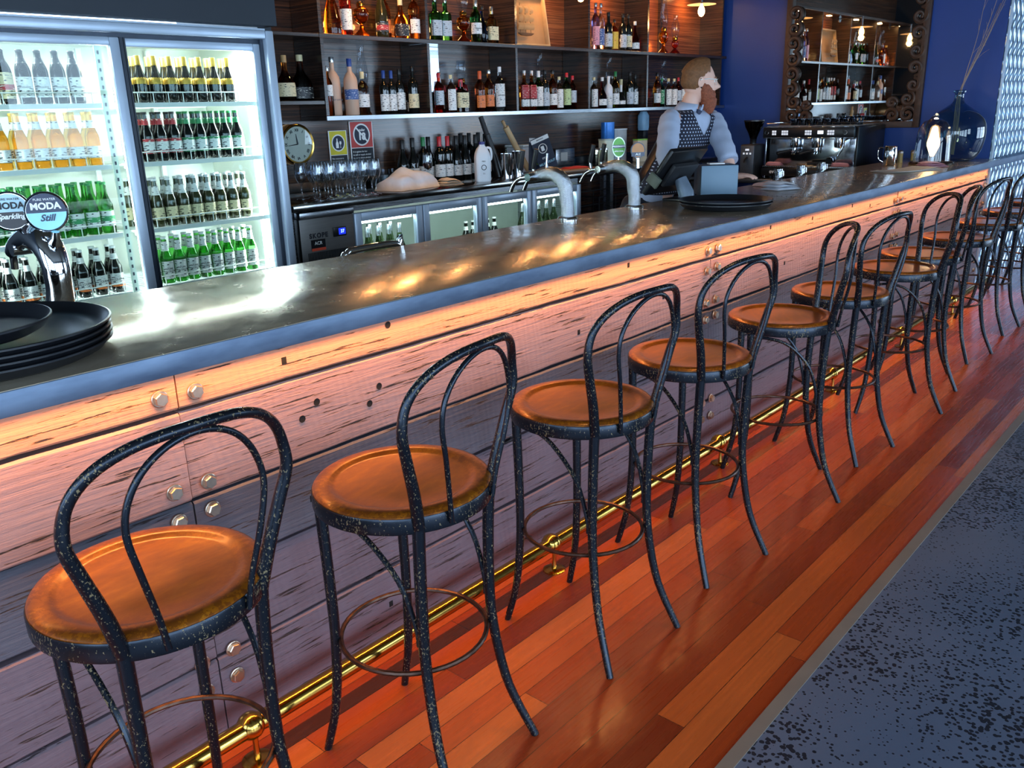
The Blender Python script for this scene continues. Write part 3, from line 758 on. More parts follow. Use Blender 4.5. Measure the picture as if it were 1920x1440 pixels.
put(brownb, 'dark white-neck beer bottle', 1.135, 1.745, 9, SHZ[3], 3, 'left', 2)

# ================================================================== BACK COUNTER
ZC = 1.15
bc = thing('back_counter', 'long stainless steel worktop behind the bar with drip edge', 'worktop', (0, 0, 0))
M_SCT = steel_mat('counter_steel', (150, 150, 148), 0.16, (4, 30, 1))
MB().bx(2.70, 7.35, 3.94, 4.648, ZC-0.004, ZC, 0.001).bx(2.70, 7.35, 3.936, 3.950, ZC-0.035, ZC, 0.003).build('steel_top', M_SCT, bc)
MB().bx(2.70, 7.35, 3.955, 4.645, ZC-0.036, ZC-0.005).build('underframe', M_SCT, bc, False)
MB().bx(2.70, 7.35, 4.636, 4.649, ZC, ZC+0.06, 0.002).build('upstand', M_SCT, bc, False)
for x in (5.75, 6.45, 7.28):
    for y in (4.02, 4.58): MB().bx(x-0.02, x+0.02, y-0.02, y+0.02, 0.15, ZC-0.037).build('leg', M_STEEL, bc, False)
MB().bx(5.40, 7.3, 4.0, 4.6, 0.55, 0.57).build('lower_shelf', M_STEEL, bc, False)
# under-counter fridge
uf = thing('undercounter_fridge', 'stainless undercounter fridge with four glass doors and side vent panel', 'fridge', (0, 0, 0))
UZ1 = 1.108
MB().bx(2.72, 5.30, 4.61, 4.63, 0.20, UZ1).bx(2.72, 2.74, 4.0, 4.61, 0.20, UZ1).bx(5.28, 5.30, 4.0, 4.61, 0.20, UZ1).bx(2.74, 5.28, 4.0, 4.61, UZ1-0.03, UZ1).bx(2.74, 5.28, 4.0, 4.61, 0.20, 0.28).bx(3.10, 3.12, 4.0, 4.61, 0.28, UZ1-0.03).build('carcass', M_STEEL, uf, False)
MB().bx(3.12, 5.28, 4.59, 4.605, 0.28, UZ1-0.03).build('liner', pr('dull_liner', (150, 160, 152), 0, 0.5, 0.08, 5), uf, False)
pn = MB().bx(2.735, 3.105, 3.952, 3.998, 0.22, 1.072, 0.004).build('vent_panel', steel_mat('dull_steel_panel', (112, 110, 108), 0.42), uf)
MB().bx(2.735, 3.105, 3.940, 3.99, 1.074, UZ1, 0.003).build('panel_rail', M_STEEL, uf)
q = MB()
for i in range(30):
    x = 2.775+i*0.0098
    q.bx(x, x+0.0045, 3.9495, 3.953, 0.62 if i % 3 else 0.64, 0.885)
tag(q.build('vent_slot', M_BLKM, pn, False), kind='stuff')
text('maker_name', 'SKOPE', 0.036, M_PRINT, pn, (2.855, 3.9505, 0.975), bold=0.0016, sp=1.25)
ap = MB().bx(2.80, 2.895, 3.949, 3.952, 0.902, 0.955).build('service_sticker', M_BLK, pn, False)
text('sticker_lettering', 'ACR', 0.026, M_WPRINT, ap, (2.847, 3.948, 0.934))
MB().bx(2.80, 2.895, 3.9480, 3.9492, 0.893, 0.908).build('red_band', pr('red_sticker', (224, 80, 50), 0, 0.5), ap, False)
dp = MB().bx(2.955, 3.045, 3.946, 3.953, 0.955, 1.008, 0.002).build('thermostat', M_BLK, pn)
MB().bx(2.99, 3.038, 3.9445, 3.9465, 0.964, 1.000).build('screen', pr('blue_lcd', (20, 40, 160), 0, 0.3, emit=(30, 50, 200), es=1.2), dp, False)
text('reading', '37', 0.026, pr('lcd_digits', (150, 190, 255), 0, 0.4, emit=(160, 200, 255), es=2.5), dp, (3.015, 3.9435, 0.982))
UD = [(3.115, 3.648), (3.655, 4.185), (4.192, 4.700), (4.708, 5.280)]
for i, (a, b) in enumerate(UD):
    d = MB(); s = 0.052
    d.bx(a, a+s, 3.952, 3.990, 0.24, 1.068, 0.006).bx(b-s, b, 3.952, 3.990, 0.24, 1.068, 0.006).bx(a+s, b-s, 3.952, 3.990, 1.018, 1.068, 0.006).bx(a+s, b-s, 3.952, 3.990, 0.24, 0.30, 0.006)
    dd = d.build('glass_door', M_ALU, uf)
    MB().bx(a+s, b-s, 3.966, 3.972, 0.30, 1.018).build('pane', M_PANE, dd, False)
    MB().bx(a+s+0.004, b-s-0.004, 3.996, 4.004, 1.000, 1.014).build('light_strip', M_LED, uf, False)
    area('fridge_light', ((a+b)/2, 4.02, 1.06), (R(14), 0, 0), b-a-0.14, 0.03, 2.2, (0.85, 1.0, 0.92), uf)
    for z in (0.66,):
        m = MB().bx(a+0.02, b-0.02, 4.02, 4.03, z-0.012, z).bx(a+0.02, b-0.02, 4.56, 4.57, z-0.012, z)
        for k in range(14):
            x = a+0.03+(b-a-0.06)*k/13; m.bx(x-0.0015, x+0.0015, 4.03, 4.56, z-0.005, z)
        m.build('wire_shelf', M_WHITE, uf, False)
# bottles and glasses in the undercounter fridge
ww = P_('burgundy', 0.30, 0.040, G_WINEG, C_SV, 0.20, L_W, (0.14, 0.40), 'wine_bottle')
for i in range(5):
    for rw in range(2):
        o = copy_tree(ww, (3.225+i*0.085+rw*0.02, 4.09+rw*0.11, 0.6605), R(-20), 'chilled white wine bottle %s from left, %s, first undercounter door' % (ORD[i+1], RF[rw]), 'chilled white wine bottles'); o['category'] = 'bottle'
def tumbler(h=0.12, r=0.035, nm='tumbler'):
    t = thing(nm, None, None)
    MB().lathe([(0.0001, 0.004), (r*0.7, 0.004), (r*0.82, 0.012), (r, h), (r-0.002, h), (r*0.78, 0.016), (0.0001, 0.014)], 16).build('glass_body', M_CLEAR, t)
    return t
tum = tumbler()
for i in range(5):
    for rw in range(2):
        o = copy_tree(tum, (3.76+i*0.082, 4.10+rw*0.1, 0.6605), 0, 'chilled glass tumbler %s from left, %s, second undercounter door' % (ORD[i+1], RF[rw]), 'chilled tumblers'); o['category'] = 'glass'
for i in range(5):
    o = copy_tree(brownb, (4.315+i*0.074, 4.24, 0.6612), R(-20), 'dark small bottle %s from left behind the third undercounter door' % ORD[i+1], 'bottles in the undercounter fridge'); o['category'] = 'bottle'
    o = copy_tree(ww, (4.80+i*0.092, 4.13, 0.6612), R(-20), 'pale wine bottle %s from left behind the fourth undercounter door' % ORD[i+1], 'bottles in the undercounter fridge'); o['category'] = 'bottle'
o = MB().bx(0, 0.10, 0, 0.10, 0, 0.10, 0.004).build('white_tub', M_WHITE, None, True, loc=(4.27, 4.08, 0.6605)); o.location = (4.27, 4.08, 0.6605)
tag(o, 'square white tub inside the third undercounter door', 'tub')

# ================================================================== BACK SHELVING
M_SHELF = wenge_mat('dark_shelf_wood', (34, 26, 24), (70, 50, 40), 0.22)
sv = thing('back_shelving', 'wall-hung dark wood shelving lined with spirit bottles', 'shelving', (0, 0, 0))
UPX = [3.32, 4.18, 5.07, 5.97, 6.84, 7.40, 8.18]
Z0, Z1, Z2 = 1.580, 2.045, 2.62
MB().bx(3.308, 8.292, 4.385, 4.648, Z0, Z0+0.026, 0.002).build('bottom_board', M_SHELF, sv, False)
MB().bx(3.308, 8.292, 4.385, 4.648, Z1, Z1+0.026, 0.002).build('middle_board', M_SHELF, sv, False)
MB().bx(2.702, 8.292, 4.385, 4.648, Z2, Z2+0.03, 0.002).build('top_board', M_SHELF, sv, False)
MB().bx(2.702, 3.306, 4.385, 4.648, 1.672, 1.695, 0.002).build('short_board', M_SHELF, sv, False)
MB().bx(2.702, 3.306, 4.385, 4.648, Z1+0.003, Z1+0.024, 0.002).build('short_board', M_SHELF, sv, False)
MB().bx(3.312, 8.29, 4.384, 4.386, Z0, Z0+0.024).build('steel_trim', M_STEEL, sv, False)
for x in UPX:
    if x == 7.40: continue
    MB().bx(x-0.011, x+0.011, 4.383, 4.646, Z0+0.027, Z1-0.001).build('upright', M_SHELF, sv, False)
    MB().bx(x-0.011, x+0.011, 4.383, 4.646, Z1+0.027, Z2-0.001).build('upright', M_SHELF, sv, False)
MB().bx(7.38, 7.42, 4.60, 4.646, Z1+0.027, Z2-0.001).build('upright', M_SHELF, sv, False)
M_WENGE_LIT = wenge_mat('wenge_painted_warm_light', (84, 44, 26), (146, 84, 48), 0.2)  # same laminate, with the warm shelf light painted in as orange
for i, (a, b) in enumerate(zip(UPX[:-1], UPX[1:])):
    MB().bx(a+0.012, b-0.012, 4.628, 4.646, Z1+0.027, Z2-0.002).build('back_panel', M_WENGE_LIT if i > 1 else M_WENGE, sv, False)
MB().bx(4.192, 4.48, 4.60, 4.61, Z0+0.03, Z1-0.002).build('steel_back', steel_mat('mirror_steel', (196, 204, 212), 0.12), sv, False)
# added warm fill lights under the top board to brighten the bottles
for i, (a, b) in enumerate(zip([2.72]+UPX[:-1], UPX)):
    area('shelf_fill', ((a+b)/2, 4.50, Z2-0.006), (0, 0, 0), 0.05, 0.05, 3.6 if i > 0 else 1.2, (1.0, 0.50, 0.18), sv)

for x in (3.44, 3.78, 4.09, 4.32, 4.62, 6.12, 6.42, 6.95, 7.25):  # added emitters behind the upper row that make the bottles shine
    pk = MB().bx(x-0.03, x+0.03, 4.612, 4.622, Z1+0.030, Z1+0.050).build('added_glow_puck', M_WGLOW, sv, False)
    point('glow', (x, 4.60, Z1+0.10), 0.5, (1.0, 0.55, 0.2), 0.02, sv)
KINDS = {}
def K(key, desc, *a, **k):
    KINDS[key] = (desc, P_(*a, **k), a[2])
K('amb', 'amber spirit bottle with white label', 'spirit', 0.30, 0.037, G_AMB, C_BK, 0.10, L_W, (0.12, 0.40))
K('ambo', 'amber bottle with orange label', 'spirit', 0.29, 0.037, G_AMB, C_SV, 0.09, L_OR, (0.12, 0.40))
K('ambk', 'round amber bottle with black label', 'decanter', 0.26, 0.050, G_AMB, C_CR, 0.22, L_BK, (0.06, 0.34))
K('tear', 'wide teardrop cognac bottle', 'teardrop', 0.27, 0.058, G_AMB, C_GD, 0.10, None)
K('redt', 'tall red spirit bottle with pale label', 'spirit', 0.33, 0.036, G_RED, C_BK, 0.10, L_W, (0.10, 0.46))
K('olive', 'dark champagne-shaped bottle, black and red label', 'champagne', 0.30, 0.042, pr('olive_glass', (42, 40, 22), 0, 0.07, coat=0.5), C_BK, 0.12, L_BK, (0.12, 0.30), lab2=(L_RD, 0.15, 0.25))
K('dkamb', 'dark amber unlabelled bottle', 'spirit', 0.28, 0.036, G_DKRUM, C_BK, 0.1, None)
K('grn', 'green gin bottle with pale label', 'square', 0.27, 0.036, G_GRN, C_SV, 0.1, L_SV, (0.12, 0.48))
K('grnt', 'green gin bottle with script label', 'spirit', 0.28, 0.040, G_GRN, C_SV, 0.16, L_W, (0.20, 0.46), txt='Tanqueray', txs=0.013)
K('blu', 'dark blue gin bottle with diamond label', 'decanter', 0.25, 0.044, G_BLUE, C_BK, 0.1, None)
K('silv', 'clear amber bottle with tall silver cap', 'square', 0.25, 0.040, G_GOLD, C_SV, 0.2, L_CR, (0.10, 0.46))
K('clra', 'clear pale bottle with white square label', 'square', 0.25, 0.046, G_GOLD, C_BK, 0.12, L_W, (0.16, 0.50))
K('tallp', 'tall violet bottle with pink label', 'spirit', 0.36, 0.034, G_PURP, C_SV, 0.08, L_PK, (0.10, 0.50))
K('tallc', 'tall clear bottle with printed label', 'spirit', 0.36, 0.032, G_CLR, C_SV, 0.08, L_BL, (0.10, 0.46))
K('yel', 'bright yellow-label bottle', 'spirit', 0.25, 0.036, G_AMB, C_BK, 0.1, L_YE, (0.06, 0.60))
K('dks', 'dark bottle with silver label', 'bordeaux', 0.30, 0.036, G_DARK, C_BK, 0.1, L_SV, (0.10, 0.44))
K('dkc', 'dark bottle with cream label', 'bordeaux', 0.30, 0.036, G_DARK, C_BK, 0.1, L_CR, (0.12, 0.42))
K('dkr', 'dark red liqueur bottle with small label', 'decanter', 0.25, 0.042, glass('dark_red', (120, 14, 20)), C_WH, 0.12, L_W, (0.10, 0.30))
K('frost', 'tall frosted vodka bottle with grey lettering', 'spirit', 0.345, 0.044, G_FROST, C_SV, 0.09, None, lab=(0.18, 0.36), txt='GREY GOOSE', txs=0.0125, txm=pr('grey_print', (90, 96, 120), 0, 0.4))
K('frostb', 'tall frosted vodka bottle with blue cap', 'spirit', 0.335, 0.044, G_FROST, C_BL, 0.14, L_BL, (0.28, 0.46))
K('slim', 'slim amber bottle with silver cap', 'spirit', 0.29, 0.027, G_AMB, C_SV, 0.1, L_W, (0.40, 0.62))
K('clrw', 'clear rum bottle with white label', 'spirit', 0.26, 0.038, G_CLR, C_CR, 0.16, L_W, (0.18, 0.48))
K('dkw', 'dark wine-shaped bottle with white label', 'bordeaux', 0.27, 0.030, G_DARK, C_BL, 0.18, L_W, (0.08, 0.46))
K('dkw2', 'dark bottle with narrow white label', 'bordeaux', 0.28, 0.030, G_DARK, C_BK, 0.12, L_W, (0.10, 0.48))
K('small', 'small white-label bottle', 'stubby', 0.15, 0.022, G_CLR, C_BK, 0.1, L_W, (0.1, 0.5))
K('redc', 'red aperitif bottle with clear label', 'spirit', 0.26, 0.034, G_RED, C_RD, 0.12, L_SV, (0.20, 0.56))
K('jep', 'dark bottle with tall white lettering', 'bordeaux', 0.27, 0.034, G_DARK, C_SV, 0.26, L_BK, (0.10, 0.46))
K('maker', 'square bourbon bottle with cream label', 'square', 0.22, 0.044, G_DKRUM, C_RD, 0.22, L_CR, (0.14, 0.60), txt="Maker's\nMark", txs=0.017)
K('aper', 'orange aperitif bottle with salmon label', 'spirit', 0.28, 0.038, G_ROSE, pr('orange_cap', (226, 96, 50), 0, 0.4), 0.2, L_OR, (0.10, 0.40))
K('bac', 'tall clear rum bottle with white label', 'spirit', 0.31, 0.037, G_CLR, C_WH, 0.12, L_W, (0.10, 0.62), txt='BACARDI', txs=0.014)
K('bw', 'clear bottle with black and white label', 'spirit', 0.24, 0.035, G_CLR, C_BK, 0.12, L_BK, (0.08, 0.48))
K('str', 'square whisky bottle with slanted striped label', 'square', 0.29, 0.032, G_AMB, C_WH, 0.12, L_RD, (0.30, 0.64), lab2=(L_W, 0.1, 0.28))
K('jam', 'green-necked whiskey bottle with white label', 'spirit', 0.29, 0.036, G_GRN, C_WH, 0.16, L_W, (0.10, 0.60))
K('grl', 'green bottle with pale green label', 'spirit', 0.28, 0.036, G_GRN, C_RD, 0.12, L_LG, (0.12, 0.56))
K('rsp', 'red-topped bottle with white pourer', 'spirit', 0.27, 0.034, G_AMB, C_RD, 0.22, L_W, (0.10, 0.46))
K('mal', 'white coconut rum bottle', 'spirit', 0.26, 0.038, pr('white_bottle', (236, 236, 240), 0, 0.3), C_WH, 0.12, L_W, (0.1, 0.4))
K('mid', 'melon green bottle with cream cap', 'spirit', 0.24, 0.042, G_MIDORI, C_CR, 0.2, None)
K('blw', 'round black bottle with white band label', 'decanter', 0.19, 0.042, G_DARK, C_WH, 0.3, L_W, (0.16, 0.32))
K('grc', 'green-capped golden bottle', 'spirit', 0.30, 0.036, G_GOLD, C_GN, 0.14, L_W, (0.10, 0.40))
K('teal', 'slim teal bottle', 'spirit', 0.25, 0.026, glass('teal_glass', (40, 150, 120)), C_GN, 0.1, L_GR, (0.1, 0.6))
K('wht', 'clear bottle with tall white label', 'spirit', 0.25, 0.034, G_CLR, C_CR, 0.1, L_W, (0.06, 0.62))
K('oval', 'round amber tequila flask with oval cream label', 'decanter', 0.255, 0.056, G_AMB, C_WD, 0.16, L_CR, (0.10, 0.40), flat=0.6)
K('rum', 'squat dark rum decanter with black square label', 'decanter', 0.26, 0.066, G_DKRUM, C_CR, 0.14, L_BK, (0.05, 0.30), flat=0.6)
del_later = PROTOS
BAYN = {0: 'leftmost short bay', 1: 'first long bay', 2: 'second long bay', 3: 'third long bay', 4: 'fourth long bay', 5: 'fifth long bay', 6: 'last bay'}
def bay(x):
    b = 0
    for i, u in enumerate(UPX):
        if x > u: b = i+1
    return b
PLACED = {}
def shelf_row(items, z, level, y0=4.475):
    bays = {}
    for x, key in items: bays.setdefault(bay(x), []).append((x, key))
    placed = PLACED.setdefault(level, [])
    for b in sorted(bays):
        row_ = []
        for x, key in sorted(bays[b], key=lambda t: t[0]):
            desc, proto = KINDS[key][0], KINDS[key][1]
            r = max(math.hypot(vv.co[0], vv.co[1]) for ch in proto.children for vv in ch.data.vertices)+0.0012
            lo = (UPX[b-1] if b > 0 else 2.71)+0.014+r; hi = (UPX[b] if b < len(UPX) else 8.28)-0.014-r
            best = None
            for yy in (y0, y0+0.05, y0-0.03, y0+0.08, y0+0.11):
                if yy+r > 4.597 or yy-r < 4.388: continue
                for k in range(0, 60):
                    for sg in (1, -1):
                        xx = min(max(x+sg*k*0.004, lo), hi)
                        if all((xx-px)**2+(yy-py)**2 > (r+pr2)**2 for px, py, pr2 in placed):
                            c = abs(xx-x)+0.25*abs(yy-y0)
                            if best is None or c < best[0]: best = (c, xx, yy)
            if best is None: continue
            placed.append((best[1], best[2], r)); row_.append((best[1], best[2], desc, proto))
        for i, (x, yy, desc, proto) in enumerate(sorted(row_, key=lambda t: t[0])):
            o = copy_tree(proto, (x, yy, z), R(random.uniform(-34, -8)), '%s, %s from left, %s shelf, %s' % (desc, ORD[i+1], level, BAYN[b]), 'spirit bottles on the back shelves')
            o['category'] = 'bottle'
# footprints of the oil lamps, kept clear of bottles
PLACED['upper'] = [(3.702, 4.48, 0.054), (4.612, 4.48, 0.054), (7.234, 4.48, 0.052), (7.435, 4.50, 0.052)]
PLACED['lower'] = [(3.746, 4.555, 0.047), (4.650, 4.55, 0.048), (5.570, 4.575, 0.044), (6.533, 4.58, 0.044), (7.378, 4.55, 0.044)]
UP = [(3.482,'tear'),(3.588,'redt'),(3.872,'olive'),(3.944,'ambo'),(4.036,'ambk'),(4.125,'amb'),(4.221,'dkamb'),
 (4.345,'grn'),(4.415,'grn'),(4.513,'grnt'),(4.800,'blu'),(4.907,'silv'),(5.046,'clra'),
 (6.183,'tallp'),(6.258,'tallc'),(6.366,'dks'),(6.452,'yel'),(6.580,'dks'),(6.661,'dkc'),(6.769,'dkr'),(6.862,'dkc')]
LOW = [(3.408,'slim'),(3.477,'frost'),(3.582,'frostb'),(3.676,'clrw'),(3.853,'dkw'),(3.918,'dkw'),(3.987,'dkw2'),(4.039,'dkw2'),(4.107,'dkc'),(4.165,'small'),
 (4.346,'redc'),(4.398,'jep'),(4.466,'wht'),(4.551,'maker'),(4.761,'aper'),(4.859,'ambo'),(4.940,'bac'),(5.048,'bw'),(5.139,'dkamb'),
 (5.258,'str'),(5.335,'str'),(5.426,'jam'),(5.505,'dks'),(5.606,'amb'),(5.689,'wht'),(5.787,'grl'),(5.865,'redc'),(5.982,'rsp'),
 (6.162,'wht'),(6.238,'dkr'),(6.372,'mal'),(6.476,'grc'),(6.533,'blw'),(6.599,'mid'),(6.700,'dks'),(6.785,'dkw2'),(6.881,'wht'),
 (7.150,'amb'),(7.234,'teal'),(7.375,'wht'),(7.443,'wht'),(7.521,'redc'),(7.610,'wht')]
shelf_row(UP, Z1+0.0265, 'upper'); shelf_row(LOW, Z0+0.0265, 'lower')
for key, x in (('oval', 3.121), ('rum', 3.257-0.025)):
    o = copy_tree(KINDS[key][1], (x, 4.50, 1.6960), R(-24), KINDS[key][0] + ' on the short board above the clock', 'spirit bottles on the back shelves'); o['category'] = 'bottle'
# red emblem lettering etc. stay on the prototypes; diamond label of the blue bottle
# oil lamps
def oil_lamp(nm_label, x, z, fontm, hch=0.27, bowl=0.05, y=4.47, foot=0.05, sc=1.0, hb=0.17):
    t = thing('oil_lamp', nm_label, 'oil lamp', (x, y, z), 0, 'glass oil lamps on the shelves')
    MB().lathe([(0.0001, 0), (foot, 0), (foot*0.95, 0.012), (foot*0.4, 0.04), (0.012, hb*0.42), (bowl*0.75, hb*0.55), (bowl, hb*0.75), (bowl*0.85, hb*0.93), (0.018, hb), (0.0001, hb)], 24).build('font', fontm, t)
    MB().lathe([(0.020, hb), (0.026, hb+0.006), (0.026, hb+0.02), (0.018, hb+0.032)], 16).build('burner', M_BRASS, t)
    zb = hb+0.022
    MB().lathe([(0.024, zb), (0.036, zb+0.05), (0.040, zb+0.075), (0.032, zb+0.13), (0.022, zb+hch*0.75), (0.020, zb+hch*0.88), (0.026, zb+hch)], 24, cap=False).build('chimney', M_CLEAR, t)
    return t
G_LAMPO = glass('orange_lamp_oil', (255, 150, 20)); G_LAMPR = glass('ruby_lamp_glass', (220, 60, 60)); G_LAMPA = glass('amber_lamp_glass', (220, 110, 30))
oil_lamp('amber glass oil lamp among bottles, upper shelf, first long bay', 3.702, Z1+0.0265, G_LAMPA, 0.26, 0.052)
oil_lamp('amber cross-footed oil lamp beside green gin, upper shelf', 4.612, Z1+0.0265, G_LAMPA, 0.25, 0.050)
oil_lamp('oil lamp with bright orange bowl, fifth long bay, upper shelf', 7.234, Z1+0.0265, G_LAMPO, 0.27, 0.048, hb=0.19)
oil_lamp('ruby oil lamp right of the orange one, upper shelf', 7.435, Z1+0.0265, G_LAMPR, 0.20, 0.036, hb=0.12)
oil_lamp('tall clear-chimney amber lamp, lower shelf, first long bay', 3.746, Z0+0.0265, G_LAMPA, 0.255, 0.038, y=4.555, hb=0.15, foot=0.045)
oil_lamp('lamp with round pink-red bowl, lower shelf, second long bay', 4.650, Z0+0.0265, glass('pink_red_glass', (236, 70, 90)), 0.12, 0.046, y=4.55, hb=0.20)
oil_lamp('clear-chimney lamp behind whiskey bottles, lower shelf, third bay', 5.570, Z0+0.0265, M_CLEAR, 0.25, 0.030, y=4.575, hb=0.16, foot=0.03)
oil_lamp('clear-chimney lamp behind white bottle, lower shelf, fourth bay', 6.533, Z0+0.0265, M_CLEAR, 0.25, 0.028, y=4.58, hb=0.16, foot=0.028)
oil_lamp('clear-chimney lamp above green bottle, lower shelf, fifth bay', 7.378, Z0+0.0265, G_GRN, 0.25, 0.034, y=4.55, hb=0.15, foot=0.036)
# ship picture leaning in the third bay
sp_ = thing('ship_picture', 'deep cream shadow-box with a small sailing ship model, leaning on shelf', 'picture', (5.10, 4.545, Z1+0.0285), R(0))
w_, h_ = 0.52, 0.40
M_PARCH = pr('parchment_board', (150, 120, 86), 0, 0.7, 0.15, 5)
tilt = Matrix.Rotation(R(-9), 3, 'X')
MB().box(tilt @ Vector((w_/2, 0, h_/2)), (w_, 0.012, h_), 0.002, tilt).build('board', M_PARCH, sp_)
fm = MB()
for (c, d) in (((w_/2, -0.02, 0.008), (w_, 0.05, 0.014)), ((w_/2, -0.02, h_-0.008), (w_, 0.05, 0.014)), ((0.007, -0.02, h_/2), (0.012, 0.05, h_-0.03)), ((w_-0.007, -0.02, h_/2), (0.012, 0.05, h_-0.03))):
    fm.box(tilt @ Vector(c), d, 0.001, tilt)
fm.build('frame', pr('pale_box_edge', (176, 150, 112), 0, 0.6), sp_)
hl = MB(); hl.lathe([(0.0001, 0), (0.012, 0.004), (0.017, 0.016), (0.018, 0.022), (0.0001, 0.022)], 20, (0.21, -0.055, 0.07), sx=5.2)
hl.build('hull', pr('ship_hull', (96, 72, 50), 0, 0.6), sp_)
for x in (0.15, 0.215, 0.275):
    MB().tube([(x, -0.05, 0.08), (x-0.006, -0.05, 0.30-(x-0.15)*0.4)], 0.0018, 6).build('mast', pr('ship_mast', (70, 50, 34), 0, 0.6), sp_)
    for k in range(3):
        z = 0.115+k*0.058; ww_ = 0.030-0.006*k
        sl = MB(); V = []; F = []
        for a in range(5):
            for b in range(5):
                u, v = a/4, b/4; V.append((x-ww_+2*ww_*u, -0.052-0.012*math.sin(math.pi*v), z+0.048*v))
        for a in range(4):
            for b in range(4): F.append((a*5+b, (a+1)*5+b, (a+1)*5+b+1, a*5+b+1))
        V2 = [(p[0], p[1]+0.0012, p[2]) for p in V]; o_ = len(V); F += [tuple(reversed([i+o_ for i in f])) for f in F]
        sl.add(V+V2, F).build('sail', pr('sail_cloth', (160, 132, 94), 0, 0.7), sp_)
# remove the bottle prototypes standing at the origin (their copies share the meshes)
for p in PROTOS + [tum]:
    for ch in list(p.children_recursive): bpy.data.objects.remove(ch)
    bpy.data.objects.remove(p)

# ================================================================== ON THE BACK COUNTER
ZK = ZC + 0.0008
def wine_glass(sc=1.0, wine=None):
    t = thing('wine_glass', None, None)
    MB().lathe([(0.0001, 0.0), (0.033*sc, 0.0), (0.033*sc, 0.002), (0.008, 0.006), (0.0038, 0.012), (0.0036, 0.075*sc), (0.010, 0.086*sc), (0.026*sc, 0.105*sc), (0.035*sc, 0.135*sc), (0.035*sc, 0.160*sc), (0.029*sc, 0.205*sc), (0.028*sc, 0.205*sc), (0.0335*sc, 0.160*sc), (0.0335*sc, 0.136*sc), (0.025*sc, 0.108*sc), (0.0001, 0.092*sc)], 18, cap=False).build('bowl_and_stem', M_CLEAR2, t)
    return t
M_CLEAR2 = thin_glass('wine_glass_crystal', (244, 247, 250), 2.6)
wg = wine_glass()
pos = []
for j in range(3):
    for i in range(6): pos.append((2.97+i*0.082+(j % 2)*0.04-j*0.0, 4.06+j*0.085))
for i, (x, y) in enumerate(pos):
    r_, c_ = i//6, i % 6
    lab = 'empty stemmed wine glass, %s from left, %s of cluster by the clock' % (ORD[c_+1], RF[r_])
    if i == 0: wg.location = (x, y, ZK); tag(wg, lab, 'wine glass', 'wine glasses by the clock')
    else:
        o = copy_tree(wg, (x, y, ZK), 0, lab, 'wine glasses by the clock')
pour = copy_tree(wg, (4.038, 4.30, ZK), 0, 'lone wine glass holding red wine before the wine bottles'); del pour['group']
MB().lathe([(0.0001, 0.094), (0.024, 0.108), (0.0325, 0.136), (0.0001, 0.1365)], 18).build('red_wine', glass('red_wine', (150, 10, 40)), pour)
# ice tumblers behind the white cloth
def tumb(): return tumbler(0.105, 0.034)
tb = tumb(); tag(tb, 'clear tumbler behind the folded white cloth, first from left', 'glass', 'tumblers behind the cloth'); tb.location = (3.807-0.03, 4.53, ZK)
for i in range(1, 3): copy_tree(tb, (tb.location.x+i*0.075, 4.53, ZK), 0, 'clear tumbler behind the folded white cloth, %s from left' % ORD[i+1])
# folded cloths
def cloth(name, label, loc, sx, sy, h, mat, seed, rz=0.0, cat='cloth', layers=3, pw=0.7):
    t = thing(name, label, cat, loc, rz)
    for L in range(layers):
        V = []; F = []; n = 18; zt = h*(L+1)/layers; zb = h*L/layers+0.001
        for k, top in enumerate((0, 1)):
            for i in range(n+1):
                for j in range(n+1):
                    u, v = i/n*2-1, j/n*2-1
                    e = max(0.0, 1-abs(u)**3)*max(0.0, 1-abs(v)**3)
                    nz = noise.noise((u*1.7+seed+L, v*1.7, seed*1.3))*0.32
                    z = (zb + (zt-zb)*top*max(0.0, e)**0.4*(0.75+nz)) * ((0.55+0.45*math.cos(u*1.2+0.5)) if L else 1)
                    V.append((u*sx/2*(1-0.10*L)*(1+0.06*noise.noise((v*3, seed, L))), v*sy/2*(1-0.08*L)*(1+0.08*noise.noise((u*3, seed+3, L))), max(0.0005, z)))
        m = (n+1)**2
        for i in range(n):
            for j in range(n):
                a = i*(n+1)+j
                F.append((a, a+1, a+n+2, a+n+1)); F.append((m+a, m+a+n+1, m+a+n+2, m+a+1))
        for i in range(n):
            for (a, b) in ((i, i+1), ((n)*(n+1)+i+1, (n)*(n+1)+i), ((i+1)*(n+1), i*(n+1)), (i*(n+1)+n, (i+1)*(n+1)+n)):
                F.append((a, b, m+b, m+a))
        MB().add(V, F).build('fold', mat, t, True, 80)
    return t
M_CLOTH = pr('white_cotton', (226, 230, 238), 0, 0.85, 0.05, 30, bump=0.2)
M_PINK = pr('pink_cloth', (222, 170, 186), 0, 0.85, 0.08, 30, bump=0.2)
cloth('folded_cloth', 'large folded white cloth on the steel counter before the tumblers', (3.74, 4.18, ZK), 0.40, 0.24, 0.13, M_CLOTH, 2.0, R(8), layers=1)
cloth('folded_cloth', 'small cream cloth just right of the big white one', (4.06, 4.12, ZK), 0.16, 0.12, 0.05, pr('cream_cotton', (214, 200, 180), 0, 0.85, 0.06, 30), 5.0)
